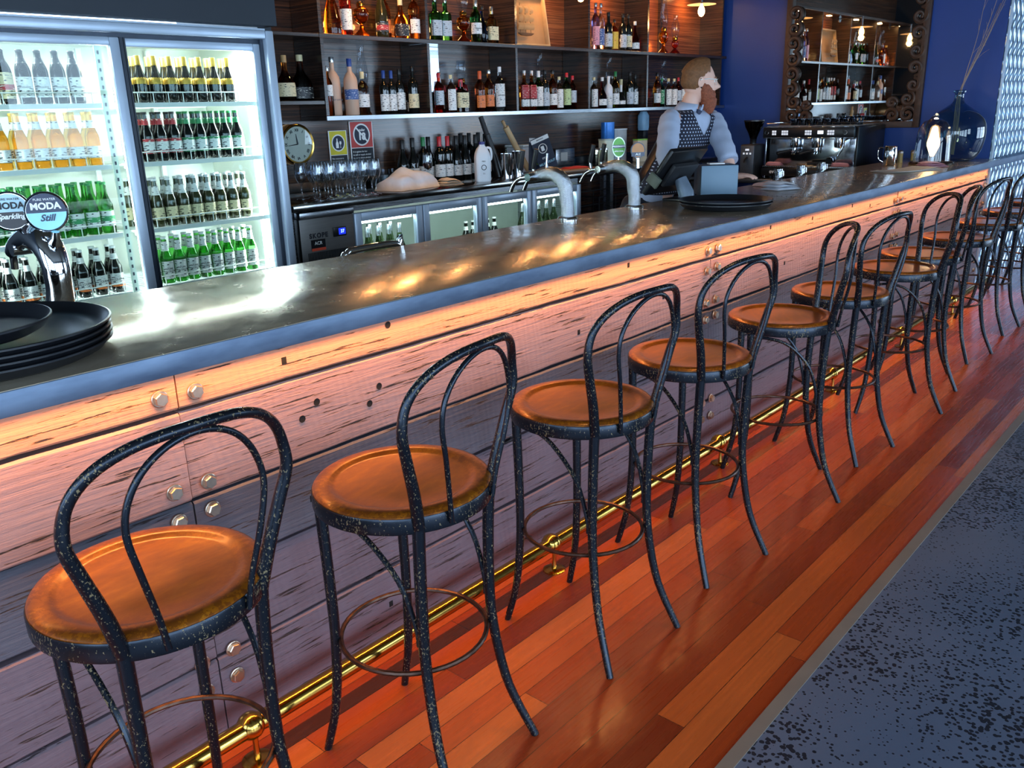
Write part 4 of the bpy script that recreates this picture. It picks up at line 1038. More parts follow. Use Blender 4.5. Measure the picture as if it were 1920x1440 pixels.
# red wine bottles
wb = {}
G_WDK = pr('dark_wine_glass', (10, 14, 12), 0, 0.07, 0.2, 8, coat=0.5)
wb['k'] = bottle_proto('burgundy', 0.300, 0.041, G_WDK, C_BK, 0.2, L_W, (0.10, 0.34), 'wine_bottle')
wb['n'] = bottle_proto('burgundy', 0.290, 0.041, G_WDK, C_BK, 0.2, None, (0.10, 0.34), 'wine_bottle')
wb['r'] = bottle_proto('bordeaux', 0.300, 0.038, G_WDK, C_RD, 0.22, L_W, (0.10, 0.38), 'wine_bottle')
wb['g'] = bottle_proto('bordeaux', 0.300, 0.038, G_WDK, C_GN, 0.2, L_W, (0.10, 0.36), 'wine_bottle')
wb['b'] = bottle_proto('bordeaux', 0.310, 0.037, G_WDK, C_BK, 0.2, L_BK, (0.12, 0.40), 'wine_bottle')
seq = 'nkgkrrkbkbkbk'
xw = [3.954, 4.046, 4.164, 4.240, 4.270, 4.349, 4.435, 4.602, 4.523, 4.692, 4.655, 4.812, 4.801]
yw = [4.45, 4.45, 4.47, 4.50, 4.42, 4.42, 4.42, 4.54, 4.42, 4.54, 4.44, 4.56, 4.48]
wd = {'k': 'dark wine bottle with white label', 'n': 'dark unlabelled wine bottle', 'r': 'dark wine bottle with red capsule', 'g': 'dark wine bottle with green capsule', 'b': 'dark wine bottle with black label'}
lastx = -9
for i, k in enumerate(seq):
    x = xw[i]
    o = copy_tree(wb[k], (x, yw[i], ZK), R(-30), '%s, %s from left in the wine line on the counter' % (wd[k], ORD[i+1]), 'wine bottles on the counter'); o['category'] = 'wine bottle'
for p in wb.values():
    for ch in list(p.children_recursive): bpy.data.objects.remove(ch)
    bpy.data.objects.remove(p)
# milk jug
mj = thing('milk_jug', 'white plastic milk bottle with loop handle on the steel counter', 'milk bottle', (4.36, 4.10, ZK), R(-35))
M_MILK = pr('milk_plastic', (236, 240, 244), 0, 0.35, 0.02, 5)
MB().lathe([(0.0001, 0), (0.92*0.052, 0), (0.052, 0.01), (0.052, 0.155), (0.048, 0.185), (0.036, 0.215), (0.020, 0.235), (0.018, 0.245), (0.0001, 0.245)], 28, sq=0.45, sy=0.9).build('jug_body', M_MILK, mj)
MB().tube(spline([(0.030, 0, 0.222), (0.055, 0, 0.218), (0.064, 0, 0.185), (0.062, 0, 0.15), (0.048, 0, 0.135)], 5), 0.0085, 10).build('handle', M_MILK, mj)
MB().lathe([(0.0205, 0.244), (0.0205, 0.262), (0.0001, 0.262)], 20).build('cap', pr('navy_cap', (50, 50, 120), 0, 0.4), mj)
lb = MB().lathe([(0.0335, 0), (0.0335, 0)], 4)
rg = MB().tube([(0.016*math.cos(t*math.pi/10), -0.0482, 0.095+0.016*math.sin(t*math.pi/10)) for t in range(20)], 0.0022, 6, closed=True); rg.build('round_mark', M_PRINT, mj)
text('lettering', 'MILK', 0.012, M_PRINT, mj, (0, -0.0492, 0.135)); text('lettering', '2 L', 0.012, M_PRINT, mj, (0, -0.0492, 0.055))
# tall black-handled tools in steel jars
def jar(label, x, y, r, h, mat=None):
    t = thing('steel_cup', label, 'cup', (x, y, ZK))
    MB().lathe([(0.0001, 0), (r*0.86, 0), (r, h), (r*0.96, h), (r*0.82, 0.006), (0.0001, 0.006)], 24, cap=False).build('cup_body', mat or M_CHROME, t); return t
jar('steel mixing cup left of the pair before the white box', 4.633, 4.12, 0.045, 0.17)
jar('steel mixing cup right of the pair before the white box', 4.778, 4.14, 0.045, 0.18)
t = thing('pepper_grinder', 'long black-topped grinder leaning by the milk bottle', 'grinder', (4.66, 4.22, ZK+0.002))
MB().tube([(0, 0, 0.006), (0, 0, 0.02), (-0.03, 0.01, 0.12), (-0.085, 0.03, 0.30)], [0.034, 0.034, 0.030, 0.022], 16).build('grinder_body', M_BLK, t)
MB().tube([(-0.0855, 0.0305, 0.302), (-0.125, 0.045, 0.42)], [0.019, 0.017], 14).build('grinder_top', M_BLKM, t)
t = thing('rolling_pin', 'pale wooden rolling pin leaning on the wall behind the cups', 'rolling pin', (5.02, 4.30, ZK+0.003))
MB().tube([(0.06, 0, 0.022), (-0.13, 0.05, 0.34)], [0.022, 0.022], 16).build('roller', pr('pale_wood', (200, 172, 130), 0, 0.5, 0.1, 12), t)
MB().tube([(-0.131, 0.0503, 0.342), (-0.157, 0.057, 0.385)], [0.011, 0.012], 12).build('handle', pr('pale_wood_handle', (180, 150, 110), 0, 0.5, 0.1, 12), t)
t = thing('storage_box', 'white plastic box with lid behind the steel cups', 'box', (5.159+0.06, 4.47, ZK), R(6))
MB().box((0, 0, 0.095), (0.22, 0.16, 0.19), 0.012).build('box_body', pr('grey_white_plastic', (200, 204, 208), 0, 0.5), t)
MB().box((0, 0, 0.199), (0.235, 0.175, 0.016), 0.005).build('lid', M_WHITE, t)
def leaflet(label, x, y, w, h, rz, lean, head, l2, l3, green):
    t = thing('menu_card', label, 'card', (x, y, ZK+(0.012 if abs(lean) > 5 else 0)), R(rz), 'standing drink cards')
    m = Matrix.Rotation(R(lean), 3, 'Y')
    MB().box(m @ Vector((0, 0, h/2+0.02)), (w, 0.004, h), 0.001, m).build('card', pr('navy_card', (26, 36, 58), 0, 0.5), t)
    MB().box(m @ Vector((0, -0.0028, h*0.92+0.02)), (w*0.98, 0.0012, h*0.12), 0, m).build('header_band', M_WPRINT, t, False)
    def tx(b, s, z, mt):
        o = text('lettering', b, s, mt, t, (0, -0.0032, z), bold=0.0003)
        o.data.transform(m.to_4x4())
    tx(head, 0.013, h*0.92+0.02, M_PRINT); tx(l2, 0.018, h*0.36+0.02, M_WPRINT); tx(l3, 0.024, h*0.20+0.02, green)
    V = [(m @ Vector((0.034*math.cos(a*math.pi/10), -0.004, h*0.64+0.02+0.034*math.sin(a*math.pi/10)))) for a in range(20)]
    MB().tube(V, 0.003, 6, closed=True).build('ring_mark', M_WPRINT, t)
    V = MB().box(m @ Vector((0, -0.0035, h*0.64+0.02)), (0.026, 0.002, 0.036), 0.0006, m); V.build('pot_mark', M_WPRINT, t)
M_LIME = pr('lime_print', (170, 210, 60), 0, 0.5); 
leaflet('upright navy drink card, the left of the two', 5.117, 4.24, 0.15, 0.24, -28, 2, 'BREWING', 'STOUT', 'ALE', M_LIME)
leaflet('tilted navy drink card, the right of the two', 5.172, 4.16, 0.15, 0.25, -28, -20, 'BREWING', 'STOUT', 'MILK STOUT', pr('ice_print', (170, 220, 240), 0, 0.5))
t = thing('serving_tray', 'flat board carrying a red folded cloth at the counter front', 'tray', (5.444, 4.15, ZK), R(-8))
MB().box((0, 0, 0.008), (0.46, 0.26, 0.014), 0.004).build('board', pr('board_wood', (150, 120, 100), 0, 0.5, 0.1, 9), t)
cloth('folded_cloth', 'red folded cloth lying on the flat board', (5.465, 4.15, ZK+0.0160), 0.22, 0.10, 0.02, pr('red_cotton', (170, 50, 54), 0, 0.85, 0.1, 30), 7.0, R(-8), layers=1)
o = MB().box((0, 0, 0.07), (0.26, 0.012, 0.14), 0.003).build('metal_plate', M_STEEL, None); o.location = (5.918, 4.60, ZK); tag(o, 'steel plate with white notice standing at the splashback', 'plate')
MB().box((-0.02, -0.008, 0.075), (0.09, 0.002, 0.07)).build('notice', M_WPRINT, o, False)
# tubs and packets behind the right beer tap
def packet(label, x, y, w, d, h, mat, cat='packet', lidm=None, z=ZK):
    t = thing('food_tub' if lidm else 'packet', label, cat, (x, y, z), R(-12))
    MB().lathe([(0.0001, 0), (0.9*w, 0), (w, 0.006), (w*1.02, h)], 28, sq=0.35, sy=d/w).build('tub_body', mat, t)
    if lidm: MB().lathe([(w*1.06, h+0.001), (w*1.06, h+0.012), (0.0001, h+0.012)], 28, sq=0.35, sy=d/w).build('lid', lidm, t)
    return t
yb = 4.36
packet('blue crinkled snack packet standing tall by the splashback', 6.347, 4.46, 0.06, 0.03, 0.34, pr('blue_foil', (50, 120, 200), 0.3, 0.3, 0.3, 12))
packet('white and green tub with pale lid left of the cider badge', 6.071, 4.28, 0.055, 0.05, 0.20, pr('milky_tub', (216, 226, 206), 0, 0.35, 0.1, 9), 'tub', pr('clear_lid', (170, 190, 180), 0, 0.3))
packet('grey plastic tub with pale lid behind the copper badge', 6.530, 4.50, 0.085, 0.07, 0.27, pr('smoke_tub', (160, 168, 172), 0, 0.3), 'tub', pr('pale_lid', (206, 212, 216), 0, 0.35))
packet('cream box with brown mark right of the copper badge', 6.583, 4.28, 0.06, 0.04, 0.18, pr('cream_box', (214, 196, 168), 0, 0.5, 0.15, 14), 'box', pr('lime_lid', (140, 200, 60), 0, 0.4))
packet('jar of pale goods on the counter near the right tap', 5.780, 4.12, 0.04, 0.04, 0.14, glass('jar_glass', (220, 220, 190)), 'jar', C_SV)
o = thing('wall_notice', 'pale blue round wall dispenser beside the barman shoulder', 'dispenser', (7.125, 4.60, 1.40))
MB().lathe([(0.0001, 0), (0.05, 0.0), (0.055, 0.03), (0.055, 0.13), (0.03, 0.17), (0.0001, 0.17)], 24, sq=0.3, sy=0.7).build('dispenser_body', pr('pale_blue_plastic', (140, 180, 210), 0, 0.35), o)
MB().bx(-0.04, 0.04, -0.03, 0.04, -0.12, -0.002, 0.006).build('holder', M_BLK, o)

# metal rack and basket things under the open counter
t = thing('wire_basket', 'black wire basket rack under the open end of the counter', 'rack', (6.0, 4.25, 0.5715))
m = MB()
for z in (0.12, 0.24, 0.36):
    m.tube([(-0.35, -0.2, z), (0.35, -0.2, z), (0.35, 0.2, z), (-0.35, 0.2, z)], 0.006, 6, closed=True)
for x in (-0.35, -0.12, 0.12, 0.35):
    for y in (-0.2, 0.2): m.tube([(x, y, 0), (x, y, 0.36)], 0.005, 6)
m.build('wire_frame', M_BLKM, t)

# ================================================================== CLOCK AND SIGNS
ck = thing('wall_clock', 'round brass-cased clock with roman numerals at the fridge corner', 'clock', (3.02, 4.30, 1.455), 0)
rx = Matrix.Rotation(R(90), 3, 'X')   # lathe axis z -> -y
M_CASE = pr('aged_brass_case', (168, 128, 88), 0.85, 0.28, 0.2, 14)
MB().lathe([(0.175, -0.345), (0.178, -0.32), (0.172, -0.27), (0.140, -0.22), (0.118, -0.14), (0.112, -0.06), (0.112, -0.02), (0.0001, -0.02)], 48, rot=rx, c=(-0.035, 0, 0)).build('drum_case', M_CASE, ck)
fc_ = MB().disc((0, -0.002, 0), 0.100, (0, -1, 0), 40).build('dial', pr('cream_dial', (222, 222, 196), 0, 0.5, 0.05, 8), ck, False)
MB().lathe([(0.112, -0.03), (0.114, 0.004), (0.108, 0.012), (0.099, 0.010), (0.098, -0.001), (0.098, -0.03)], 48, rot=rx, cap=False).build('bezel', M_BRASS, ck)
NUM = ['XII', 'I', 'II', 'III', 'IIII', 'V', 'VI', 'VII', 'VIII', 'IX', 'X', 'XI']
for i, s in enumerate(NUM):
    a = math.pi/2 - i*math.pi/6
    text('numeral', s, 0.021, M_PRINT, fc_, (0.078*math.cos(a), -0.0035, 0.078*math.sin(a)), (math.sin(a), 0, -math.cos(a)), (math.cos(a), 0, math.sin(a)), bold=0.0005)
for a, L, wd_ in ((R(98), 0.058, 0.006), (R(186), 0.066, 0.004)):
    MB().tube([(0, -0.005, 0), (L*math.cos(a), -0.005, L*math.sin(a))], [wd_*0.8, 0.0012], 6).build('hand', M_BLK, fc_)
MB().lathe([(0.100, 0.008), (0.099, 0.0095), (0.0001, 0.010)], 40, rot=rx).build('glass_cover', M_CLEAR, ck)

def sign(label, x0, x1, z0, z1, split, topm, ring, kind):
    t = thing('licence_sign', label, 'sign', ((x0+x1)/2, 4.648, z0))
    w = x1-x0; h = z1-z0
    MB().box((0, -0.003, h/2), (w, 0.005, h), 0.002).build('backing', M_WPRINT, t)
    MB().box((0, -0.0062, (split+h)/2), (w-0.016, 0.0012, h-split-0.008)).build('upper_panel', topm, t, False)
    MB().box((0, -0.0062, split/2+0.004), (w-0.016, 0.0012, split-0.008)).build('lower_panel', pr('charcoal_panel', (34, 38, 46), 0, 0.5), t, False)
    zc = (split+h)/2; rr_ = min(w*0.36, (h-split)*0.44)
    MB().disc((0, -0.0072, zc), rr_, (0, -1, 0), 36).build('ring', ring, t, False)
    dk = MB().disc((0, -0.0076, zc), rr_*0.86, (0, -1, 0), 36).build('disc', pr('navy_disc', (30, 40, 60), 0, 0.5), t, False)
    if kind == 18:
        text('lettering', 'under', 0.024, M_WPRINT, dk, (0, -0.0084, zc+rr_*0.42), bold=0.0006)
        text('lettering', '18', 0.062, M_WPRINT, dk, (0, -0.0084, zc-rr_*0.18), bold=0.003)
        MB().box((0, -0.009, zc), (rr_*1.8, 0.0010, 0.010), 0, None).build('slash', M_WPRINT, dk, False)
        sl = dk.children[-1]
        sl.data.transform(Matrix.Translation((0, 0, zc)) @ Matrix.Rotation(R(45), 4, 'Y') @ Matrix.Translation((0, 0, -zc)))
        L = ['It is against the law', 'to sell or supply alcohol', 'to, or to obtain alcohol', 'on behalf of,', 'a person under the age', 'of 18 years']
        for i, s in enumerate(L): text('lettering', s, 0.0155, M_WPRINT, t, (-w/2+0.016, -0.0074, split-0.022-i*0.020), align='LEFT')
    else:
        MB().lathe([(0.0001, 0), (0.011, 0), (0.011, 0.030), (0.004, 0.044), (0.004, 0.060), (0.0001, 0.060)], 12, (-0.010, -0.0085, zc-0.032), sy=0.08).build('bottle_mark', M_WPRINT, dk)
        MB().lathe([(0.0001, 0), (0.007, 0), (0.0012, 0.004), (0.0012, 0.018), (0.008, 0.026), (0.007, 0.040), (0.0001, 0.040)], 12, (0.016, -0.0085, zc-0.030), sy=0.08).build('glass_mark', M_WPRINT, dk)
        for i, s in enumerate(['This restaurant is', 'authorised to serve', 'alcohol without a meal']): text('lettering', s, 0.0135, M_WPRINT, t, (-w/2+0.013, -0.0074, split-0.020-i*0.018), align='LEFT')
sign('small yellow and charcoal licence sign with bottle and glass symbol', 3.502, 3.650, 1.205, 1.515, 0.155, pr('sign_yellow', (216, 200, 50), 0, 0.5), M_WPRINT, 0)
sign('larger red and charcoal under-18 licence sign on the splashback', 3.675, 3.872, 1.212, 1.568, 0.185, pr('sign_red', (196, 70, 66), 0, 0.5), M_WPRINT, 18)

# ================================================================== ON THE BAR
ZB = ZT + 0.0006
def tray(label, x, y, r, z, group=None, mat=None):
    t = thing('serving_tray', label, 'tray', (x, y, z), 0, group)
    MB().lathe([(0.0001, 0.0), (r*0.86, 0.0), (r*0.93, 0.008), (r*0.985, 0.024), (r, 0.026), (r, 0.030), (r*0.985, 0.031), (r*0.965, 0.028), (r*0.91, 0.0115), (r*0.85, 0.0045), (0.0001, 0.0045)], 64).build('tray_body', mat or pr('black_tray', (24, 26, 31), 0, 0.34, 0.1, 9), t)
    return t
n_ = ['bottom', 'second', 'third', 'top']
for i in range(4):
    tray('large round black tray, %s of the left stack on the bar' % n_[i], 0.585+(0.001 if i % 2 else -0.001), 2.095-0.001*i, 0.27, ZB+i*0.0142, 'large trays stacked at the left end')
# the small tray tops the left stack
tray('smaller round black tray topping the left stack', 0.50, 2.045, 0.215, ZB+3*0.0142+0.0316)
for i in range(2):
    tray('round black tray by the till printer, %s of two' % ('lower', 'upper')[i], 4.00, 2.085, 0.232, ZB+i*0.0142, 'trays by the till')

def beer_tap(label, x, big, fc):
    t = thing('beer_tap', label, 'beer tap', (x, 2.50, ZB), 0)
    if big:
        pth = spline([(0, -0.03, 0.010), (0, -0.031, 0.014), (0, -0.045, 0.07), (0, -0.045, 0.13), (0, -0.02, 0.175), (0, 0.04, 0.198), (0, 0.11, 0.192), (0, 0.20, 0.165), (0, 0.25, 0.14)], 5)
        MB().tube(pth, lerpl([0.038, 0.038, 0.034, 0.036, 0.040, 0.040, 0.034, 0.028, 0.022], len(pth)), 20).build('swan_column', M_CHROME, t)
    else:
        pth = spline([(0, 0.012, 0.010), (0, 0.012, 0.014), (0, 0.012, 0.05), (0, 0.020, 0.10), (0, 0.025, 0.15), (0, 0.060, 0.190), (0, 0.12, 0.206), (0, 0.19, 0.196), (0, 0.245, 0.180)], 5)
        MB().tube(pth, lerpl([0.032, 0.032, 0.031, 0.033, 0.035, 0.036, 0.034, 0.028, 0.024], len(pth)), 20).build('swan_column', M_CHROMEW, t)
    MB().lathe([(0.050, 0), (0.050, 0.004), (0.042, 0.010), (0.036, 0.012)], 28, (0, pth[0].y, 0)).build('base_flange', M_CHROME, t)
    return t
ta = beer_tap('chrome water tap with two round badges at the left of the bar', 0.905, True, None)
def badge(par, y, z, r, topc, botc, topt, bott, small, x=0.0):
    """round badge standing above the tap, facing the customers"""
    f = Vector((-0.42, -0.90, 0.06)).normalized(); q = f.to_track_quat('Z', 'Y').to_matrix(); c = Vector((x, y, z))
    xd = Vector((0, 0, 1)).cross(f).normalized(); ud = f.cross(xd)
    def P(a, b, k): return c + xd*a + ud*b + f*k
    b_ = MB().lathe([(0.0001, -0.012), (r, -0.012), (r*1.03, -0.004), (r*1.03, 0.004), (r*0.96, 0.010), (r*0.93, 0.006), (0.0001, 0.006)], 40, c, rot=q).build('badge', M_CHROME, par)
    def half(a0, a1, mat, nm):
        n = 20; V = [P(r*0.91*math.cos(a0+(a1-a0)*i/n), r*0.91*math.sin(a0+(a1-a0)*i/n), 0.0085) for i in range(n+1)]
        MB().add(V, [tuple(range(n+1))]).build(nm, mat, b_, False)
    half(R(-2), R(182), topc, 'upper_face'); half(R(182), R(358), botc, 'lower_face')
    inv = lambda m: m
    tx = lambda s, sz, v, m, sh=0.0, bo=0.0: text('lettering', s, sz, m, b_, P(0, v, 0.0095), xd, ud, 0.0003, bo, sh)
    tx(small, r*0.17, r*0.62, M_WPRINT if topt is not M_PRINT else M_PRINT)
    tx('MODA', r*0.46, r*0.28, topt, 0, 0.0009)
    return b_, tx
M_BNAVY = pr('badge_navy', (28, 42, 72), 0, 0.3); M_BCY = pr('badge_cyan', (150, 214, 232), 0, 0.3); M_BDK = pr('badge_dark', (34, 24, 30), 0, 0.3); M_BPALE = pr('badge_pale', (176, 208, 220), 0, 0.3)
MB().tube([(0, -0.075, 0.195), (0, -0.085, 0.205), (0, -0.090, 0.222)], [0.020, 0.012, 0.010], 12).build('badge_stem', M_CHROME, ta)
b1, tx = badge(ta, -0.055, 0.272, 0.052, M_BNAVY, M_BCY, M_WPRINT, None, 'PURE WATER'); tx('Still', 0.024, -0.016, M_BNAVY, 0.35, 0.0007)
MB().tube([(0, 0.06, 0.215), (-0.01, 0.06, 0.24)], 0.010, 12).build('badge_stem', M_CHROME, ta)
b2, tx = badge(ta, 0.085, 0.270, 0.052, M_BPALE, M_BDK, M_PRINT, None, 'PURE WATER', x=-0.04); tx('Sparkling', 0.019, -0.014, M_WPRINT, 0.35, 0.0006)
for y, z in ((0.17, 0.16),):
    MB().tube([(-0.03, y, z), (0.04, y, z)], 0.022, 14).build('valve', M_CHROME, ta)
    MB().tube(spline([(0, y+0.05, z-0.01), (0, y+0.08, z-0.03), (0, y+0.09, z-0.07)], 4), 0.011, 12).build('spout', M_CHROME, ta)
def faucets(t, labels):
    MB().tube([(-0.07, 0.200, 0.190), (0.07, 0.200, 0.190)], 0.019, 14).build('manifold', M_CHROME, t)
    for i, x in enumerate((-0.05, 0.05)):
        MB().tube(spline([(x, 0.215, 0.190), (x, 0.265, 0.182), (x, 0.300, 0.160), (x, 0.325, 0.120)], 4), [0.012]*13 if False else 0.0105, 12).build('spout', M_CHROME, t)
        MB().tube([(x, 0.255, 0.195), (x, 0.262, 0.225)], 0.008, 10).build('valve_stem', M_CHROME, t)
        MB().tube([(x, 0.262, 0.222), (x, 0.256, 0.250), (x, 0.240, 0.315)], [0.010, 0.013, 0.012], 12).build('tap_handle', M_BLK, t)
tb_ = beer_tap('frosted chrome beer tap with two black handles, left of the pair', 3.25, False, None); faucets(tb_, None)
tc_ = beer_tap('frosted chrome beer tap with round cider and ale badges', 3.82, False, None); faucets(tc_, None)
MB().tube([(0, 0.14, 0.215), (0, 0.13, 0.30)], 0.007, 8).build('clip_post', M_CHROME, tb_)
f = Vector((-0.62, -0.78, 0.05)).normalized(); q = f.to_track_quat('Z', 'Y').to_matrix(); xd = Vector((0, 0, 1)).cross(f).normalized(); ud = f.cross(xd)
def dec(par, c, rx_, rz_, m1, words, nm, ring):
    c = Vector(c)
    def el(k, sc, n=32): return [c + xd*(rx_*sc*math.cos(2*math.pi*i/n)) + ud*(rz_*sc*math.sin(2*math.pi*i/n)) + f*k for i in range(n)]
    b = MB(); A, B = el(-0.006, 1), el(0.004, 1); n = 32
    b.add(A+B, [tuple(range(n-1, -1, -1)), tuple(range(n, 2*n))] + [(i, (i+1) % n, n+(i+1) % n, n+i) for i in range(n)])
    o = b.build(nm, ring, par); MB().add(el(0.0046, 0.88), [tuple(range(n))]).build('badge_face', m1, o, False)
    for w_, s_, v_, mt, bandm in words:
        if bandm is not None:
            V = [c + xd*a_ + ud*(v_+b_) + f*0.0052 for a_, b_ in ((-rx_*0.93, -s_*0.65), (rx_*0.93, -s_*0.65), (rx_*0.93, s_*0.65), (-rx_*0.93, s_*0.65))]
            MB().add(V, [(0, 1, 2, 3)]).build('band', bandm, o, False)
        text('lettering', w_, s_, mt, o, c + ud*v_ + f*0.0058, xd, ud, 0.0003, 0.0004)
    MB().tube([tuple(c - ud*rz_*0.98), tuple(c - ud*(rz_+0.05))], 0.008, 8).build('badge_stem', M_CHROME, par)
dec(tc_, (0, 0.115, 0.300), 0.036, 0.052, pr('cider_green', (96, 168, 66), 0, 0.4), [("PRESSMAN'S", 0.0125, 0.004, M_WPRINT, M_BNAVY), ('APPLE CIDER', 0.0085, -0.020, M_WPRINT, None)], 'cider_badge', pr('badge_rim_pale', (200, 226, 200), 0.2, 0.3))
dec(tc_, (0.02, 0.010, 0.285), 0.038, 0.040, pr('ale_copper', (190, 128, 72), 0, 0.4), [('ALE', 0.016, -0.020, M_WPRINT, M_BNAVY)], 'ale_badge', pr('badge_rim_dark', (40, 48, 66), 0.2, 0.3))

# handle rail by the fridge (chrome grab rail at the bar back)
t = thing('grab_rail', 'short bent chrome grab rail at the bar back near the fridge', 'rail', (1.98, 2.60, 0))
MB().tube(spline([(0, 0, 0.16), (0, 0, 0.80), (0, 0, 1.07), (0.02, 0.0, 1.105), (0.06, 0.0, 1.115), (0.24, 0.0, 1.115), (0.28, 0.0, 1.10), (0.29, 0, 1.06), (0.29, 0, 0.16)], 5), 0.013, 14).build('bent_tube', M_CHROME, t)
MB().lathe([(0.035, 0.1505), (0.035, 0.156), (0.015, 0.16)], 20, (0, 0, 0)).build('foot', M_CHROME, t)

# till
til = thing('till_terminal', 'black tilted touchscreen till seen from behind on the bar', 'till', (4.04, 2.47, ZB))
rot = Matrix.Rotation(R(37), 3, 'X')
s1 = MB().box((0, 0, 0), (0.38, 0.034, 0.30), 0.012, rot); s1.V = [(v[0]+0.235, v[1]+0.075, v[2]+0.155) for v in s1.V]; s1.build('screen_housing', M_BLK, til)
s2 = MB().box((0, 0.019, 0), (0.345, 0.004, 0.26), 0.001, rot); s2.V = [(v[0]+0.235, v[1]+0.075, v[2]+0.155) for v in s2.V]; s2.build('screen', pr('dark_screen', (10, 14, 20), 0, 0.08), til)
s3 = MB().box((0, -0.030, -0.02), (0.26, 0.030, 0.14), 0.010, rot); s3.V = [(v[0]+0.235, v[1]+0.075, v[2]+0.155) for v in s3.V]; s3.build('rear_cover', M_BLKM, til)
s4 = MB().box((0, -0.0475, 0.02), (0.045, 0.002, 0.022), 0, rot); s4.V = [(v[0]+0.235, v[1]+0.075, v[2]+0.155) for v in s4.V]; s4.build('asset_sticker', M_WPRINT, til, False)
MB().tube([(0.235, 0.0, 0.012), (0.235, 0.0, 0.03), (0.235, 0.040, 0.11)], [0.045, 0.044, 0.035], 16).build('stand_neck', pr('till_grey', (110, 124, 140), 0.3, 0.4), til)
MB().box((0.235, -0.01, 0.0065), (0.26, 0.17, 0.012), 0.004).build('stand_base', M_BLK, til)
cr_ = MB().box((0.0, 0, 0), (0.022, 0.075, 0.06), 0.004, rot); cr_.V = [(v[0]+0.032, v[1]+0.085, v[2]+0.115) for v in cr_.V]; cr_.build('card_reader', pr('olive_plastic', (90, 96, 84), 0, 0.45), til)
# receipt printer
rp = thing('receipt_printer', 'blue-grey boxy receipt printer on the bar beside the till', 'printer', (4.60, 2.47, ZB), R(-45))
MB().box((0, 0, 0.084), (0.215, 0.012, 0.168), 0.005).build('front_cover', pr('printer_blue_grey', (112, 138, 158), 0, 0.45, 0.04, 5), rp)
rp.children[-1].location = (0, -0.082, 0)
MB().box((0, 0.002, 0.085), (0.212, 0.150, 0.170), 0.008).build('printer_body', pr('printer_dark', (52, 60, 74), 0, 0.45), rp)
MB().box((0.0, 0.0, 0.174), (0.09, 0.06, 0.008), 0.003).build('paper_slot', M_WPRINT, rp)
cloth('folded_cloth', 'crumpled white cloth behind the printer on the bar', (5.03, 2.26, ZB), 0.20, 0.16, 0.055, M_CLOTH, 11.0, R(-20))
cloth('folded_cloth', 'flat pinkish cloth behind the crumpled white one', (5.27, 2.44, ZB), 0.24, 0.12, 0.03, pr('blush_cotton', (220, 200, 204), 0, 0.85, 0.06, 30), 13.0, R(-10), layers=1)
# ================================================================== RIGHT END: COFFEE MACHINE
wk = thing('coffee_bench', 'low steel bench under the coffee machine at the blue wall', 'bench', (0, 0, 0))
ZM = 0.955
MB().bx(7.46, 8.29, 2.66, 4.30, ZM-0.04, ZM, 0.003).build('bench_top', M_STEEL, wk)
for x, y in ((7.50, 2.72), (8.24, 2.72), (7.50, 4.26), (8.24, 4.26)): MB().bx(x-0.02, x+0.02, y-0.02, y+0.02, 0.15, ZM-0.041).build('leg', M_STEEL, wk, False)
MB().bx(7.50, 8.27, 2.72, 4.26, 0.40, 0.42).build('lower_shelf', M_STEEL, wk, False)
cm = thing('espresso_machine', 'wide black and steel three-group espresso machine under the mirror', 'coffee machine', (7.62, 3.19, ZM))
# local: x depth (0 = front, + toward wall), y along the machine, z up
MX = steel_mat('machine_steel', (188, 192, 198), 0.14, (1, 30, 1))
MB().bx(0.06, 0.62, -0.395, 0.395, 0.10, 0.44, 0.01).build('boiler_housing', MX, cm)
MB().bx(-0.04, 0.60, -0.42, 0.42, 0.02, 0.095, 0.01).build('drip_base', M_BLK, cm)
MB().bx(-0.045, 0.10, -0.405, 0.405, 0.096, 0.112, 0.002).build('drip_grate', M_STEEL, cm)
gr_ = MB()
for k in range(46): gr_.bx(-0.047, -0.0445, -0.395+k*0.0173, -0.389+k*0.0173, 0.098, 0.110)
tag(gr_.build('grate_slot', M_BLKM, cm.children[-1], False), kind='stuff')
hd = MB().bx(-0.055, 0.62, -0.415, 0.415, 0.355, 0.450, 0.012).build('control_head', M_BLK, cm)
MB().bx(-0.060, -0.050, -0.41, 0.41, 0.352, 0.360, 0.002).bx(-0.060, -0.050, -0.41, 0.41, 0.443, 0.451, 0.002).build('chrome_trim', M_CHROME, hd)
M_BTN = pr('lit_button', (226, 230, 236), 0, 0.4, emit=(220, 228, 240), es=0.5)
# y decreasing = right in the photograph
for (yc, nx) in ((0.295, 2), (0.195, 3), (-0.02, 3), (-0.22, 3)):
    b = MB()
    for i in range(nx):
        for j in range(2): b.bx(-0.0575, -0.0545, yc-0.0085-0.021*i+0.01*nx, yc+0.0085-0.021*i+0.01*nx, 0.380+0.022*j, 0.397+0.022*j)
    b.build('button_pad', M_BTN, hd, False)
MB().bx(-0.0575, -0.0545, -0.145, -0.095, 0.388, 0.416).build('display', pr('lit_display', (240, 244, 248), 0, 0.4, emit=(230, 240, 255), es=1.2), hd, False)
for y in (0.375, -0.335):
    ring = [(-0.058, y+0.016*math.cos(a*math.pi/10), 0.400+0.016*math.sin(a*math.pi/10)) for a in range(20)]
    MB().tube(ring, 0.003, 6, closed=True).build('emblem_ring', M_CHROME, hd)
for y in (0.14, -0.06, -0.26):
    gh = MB().lathe([(0.036, 0.27), (0.040, 0.30), (0.040, 0.352)], 24, (0.02, y, 0)).build('group_head', M_CHROME, cm)
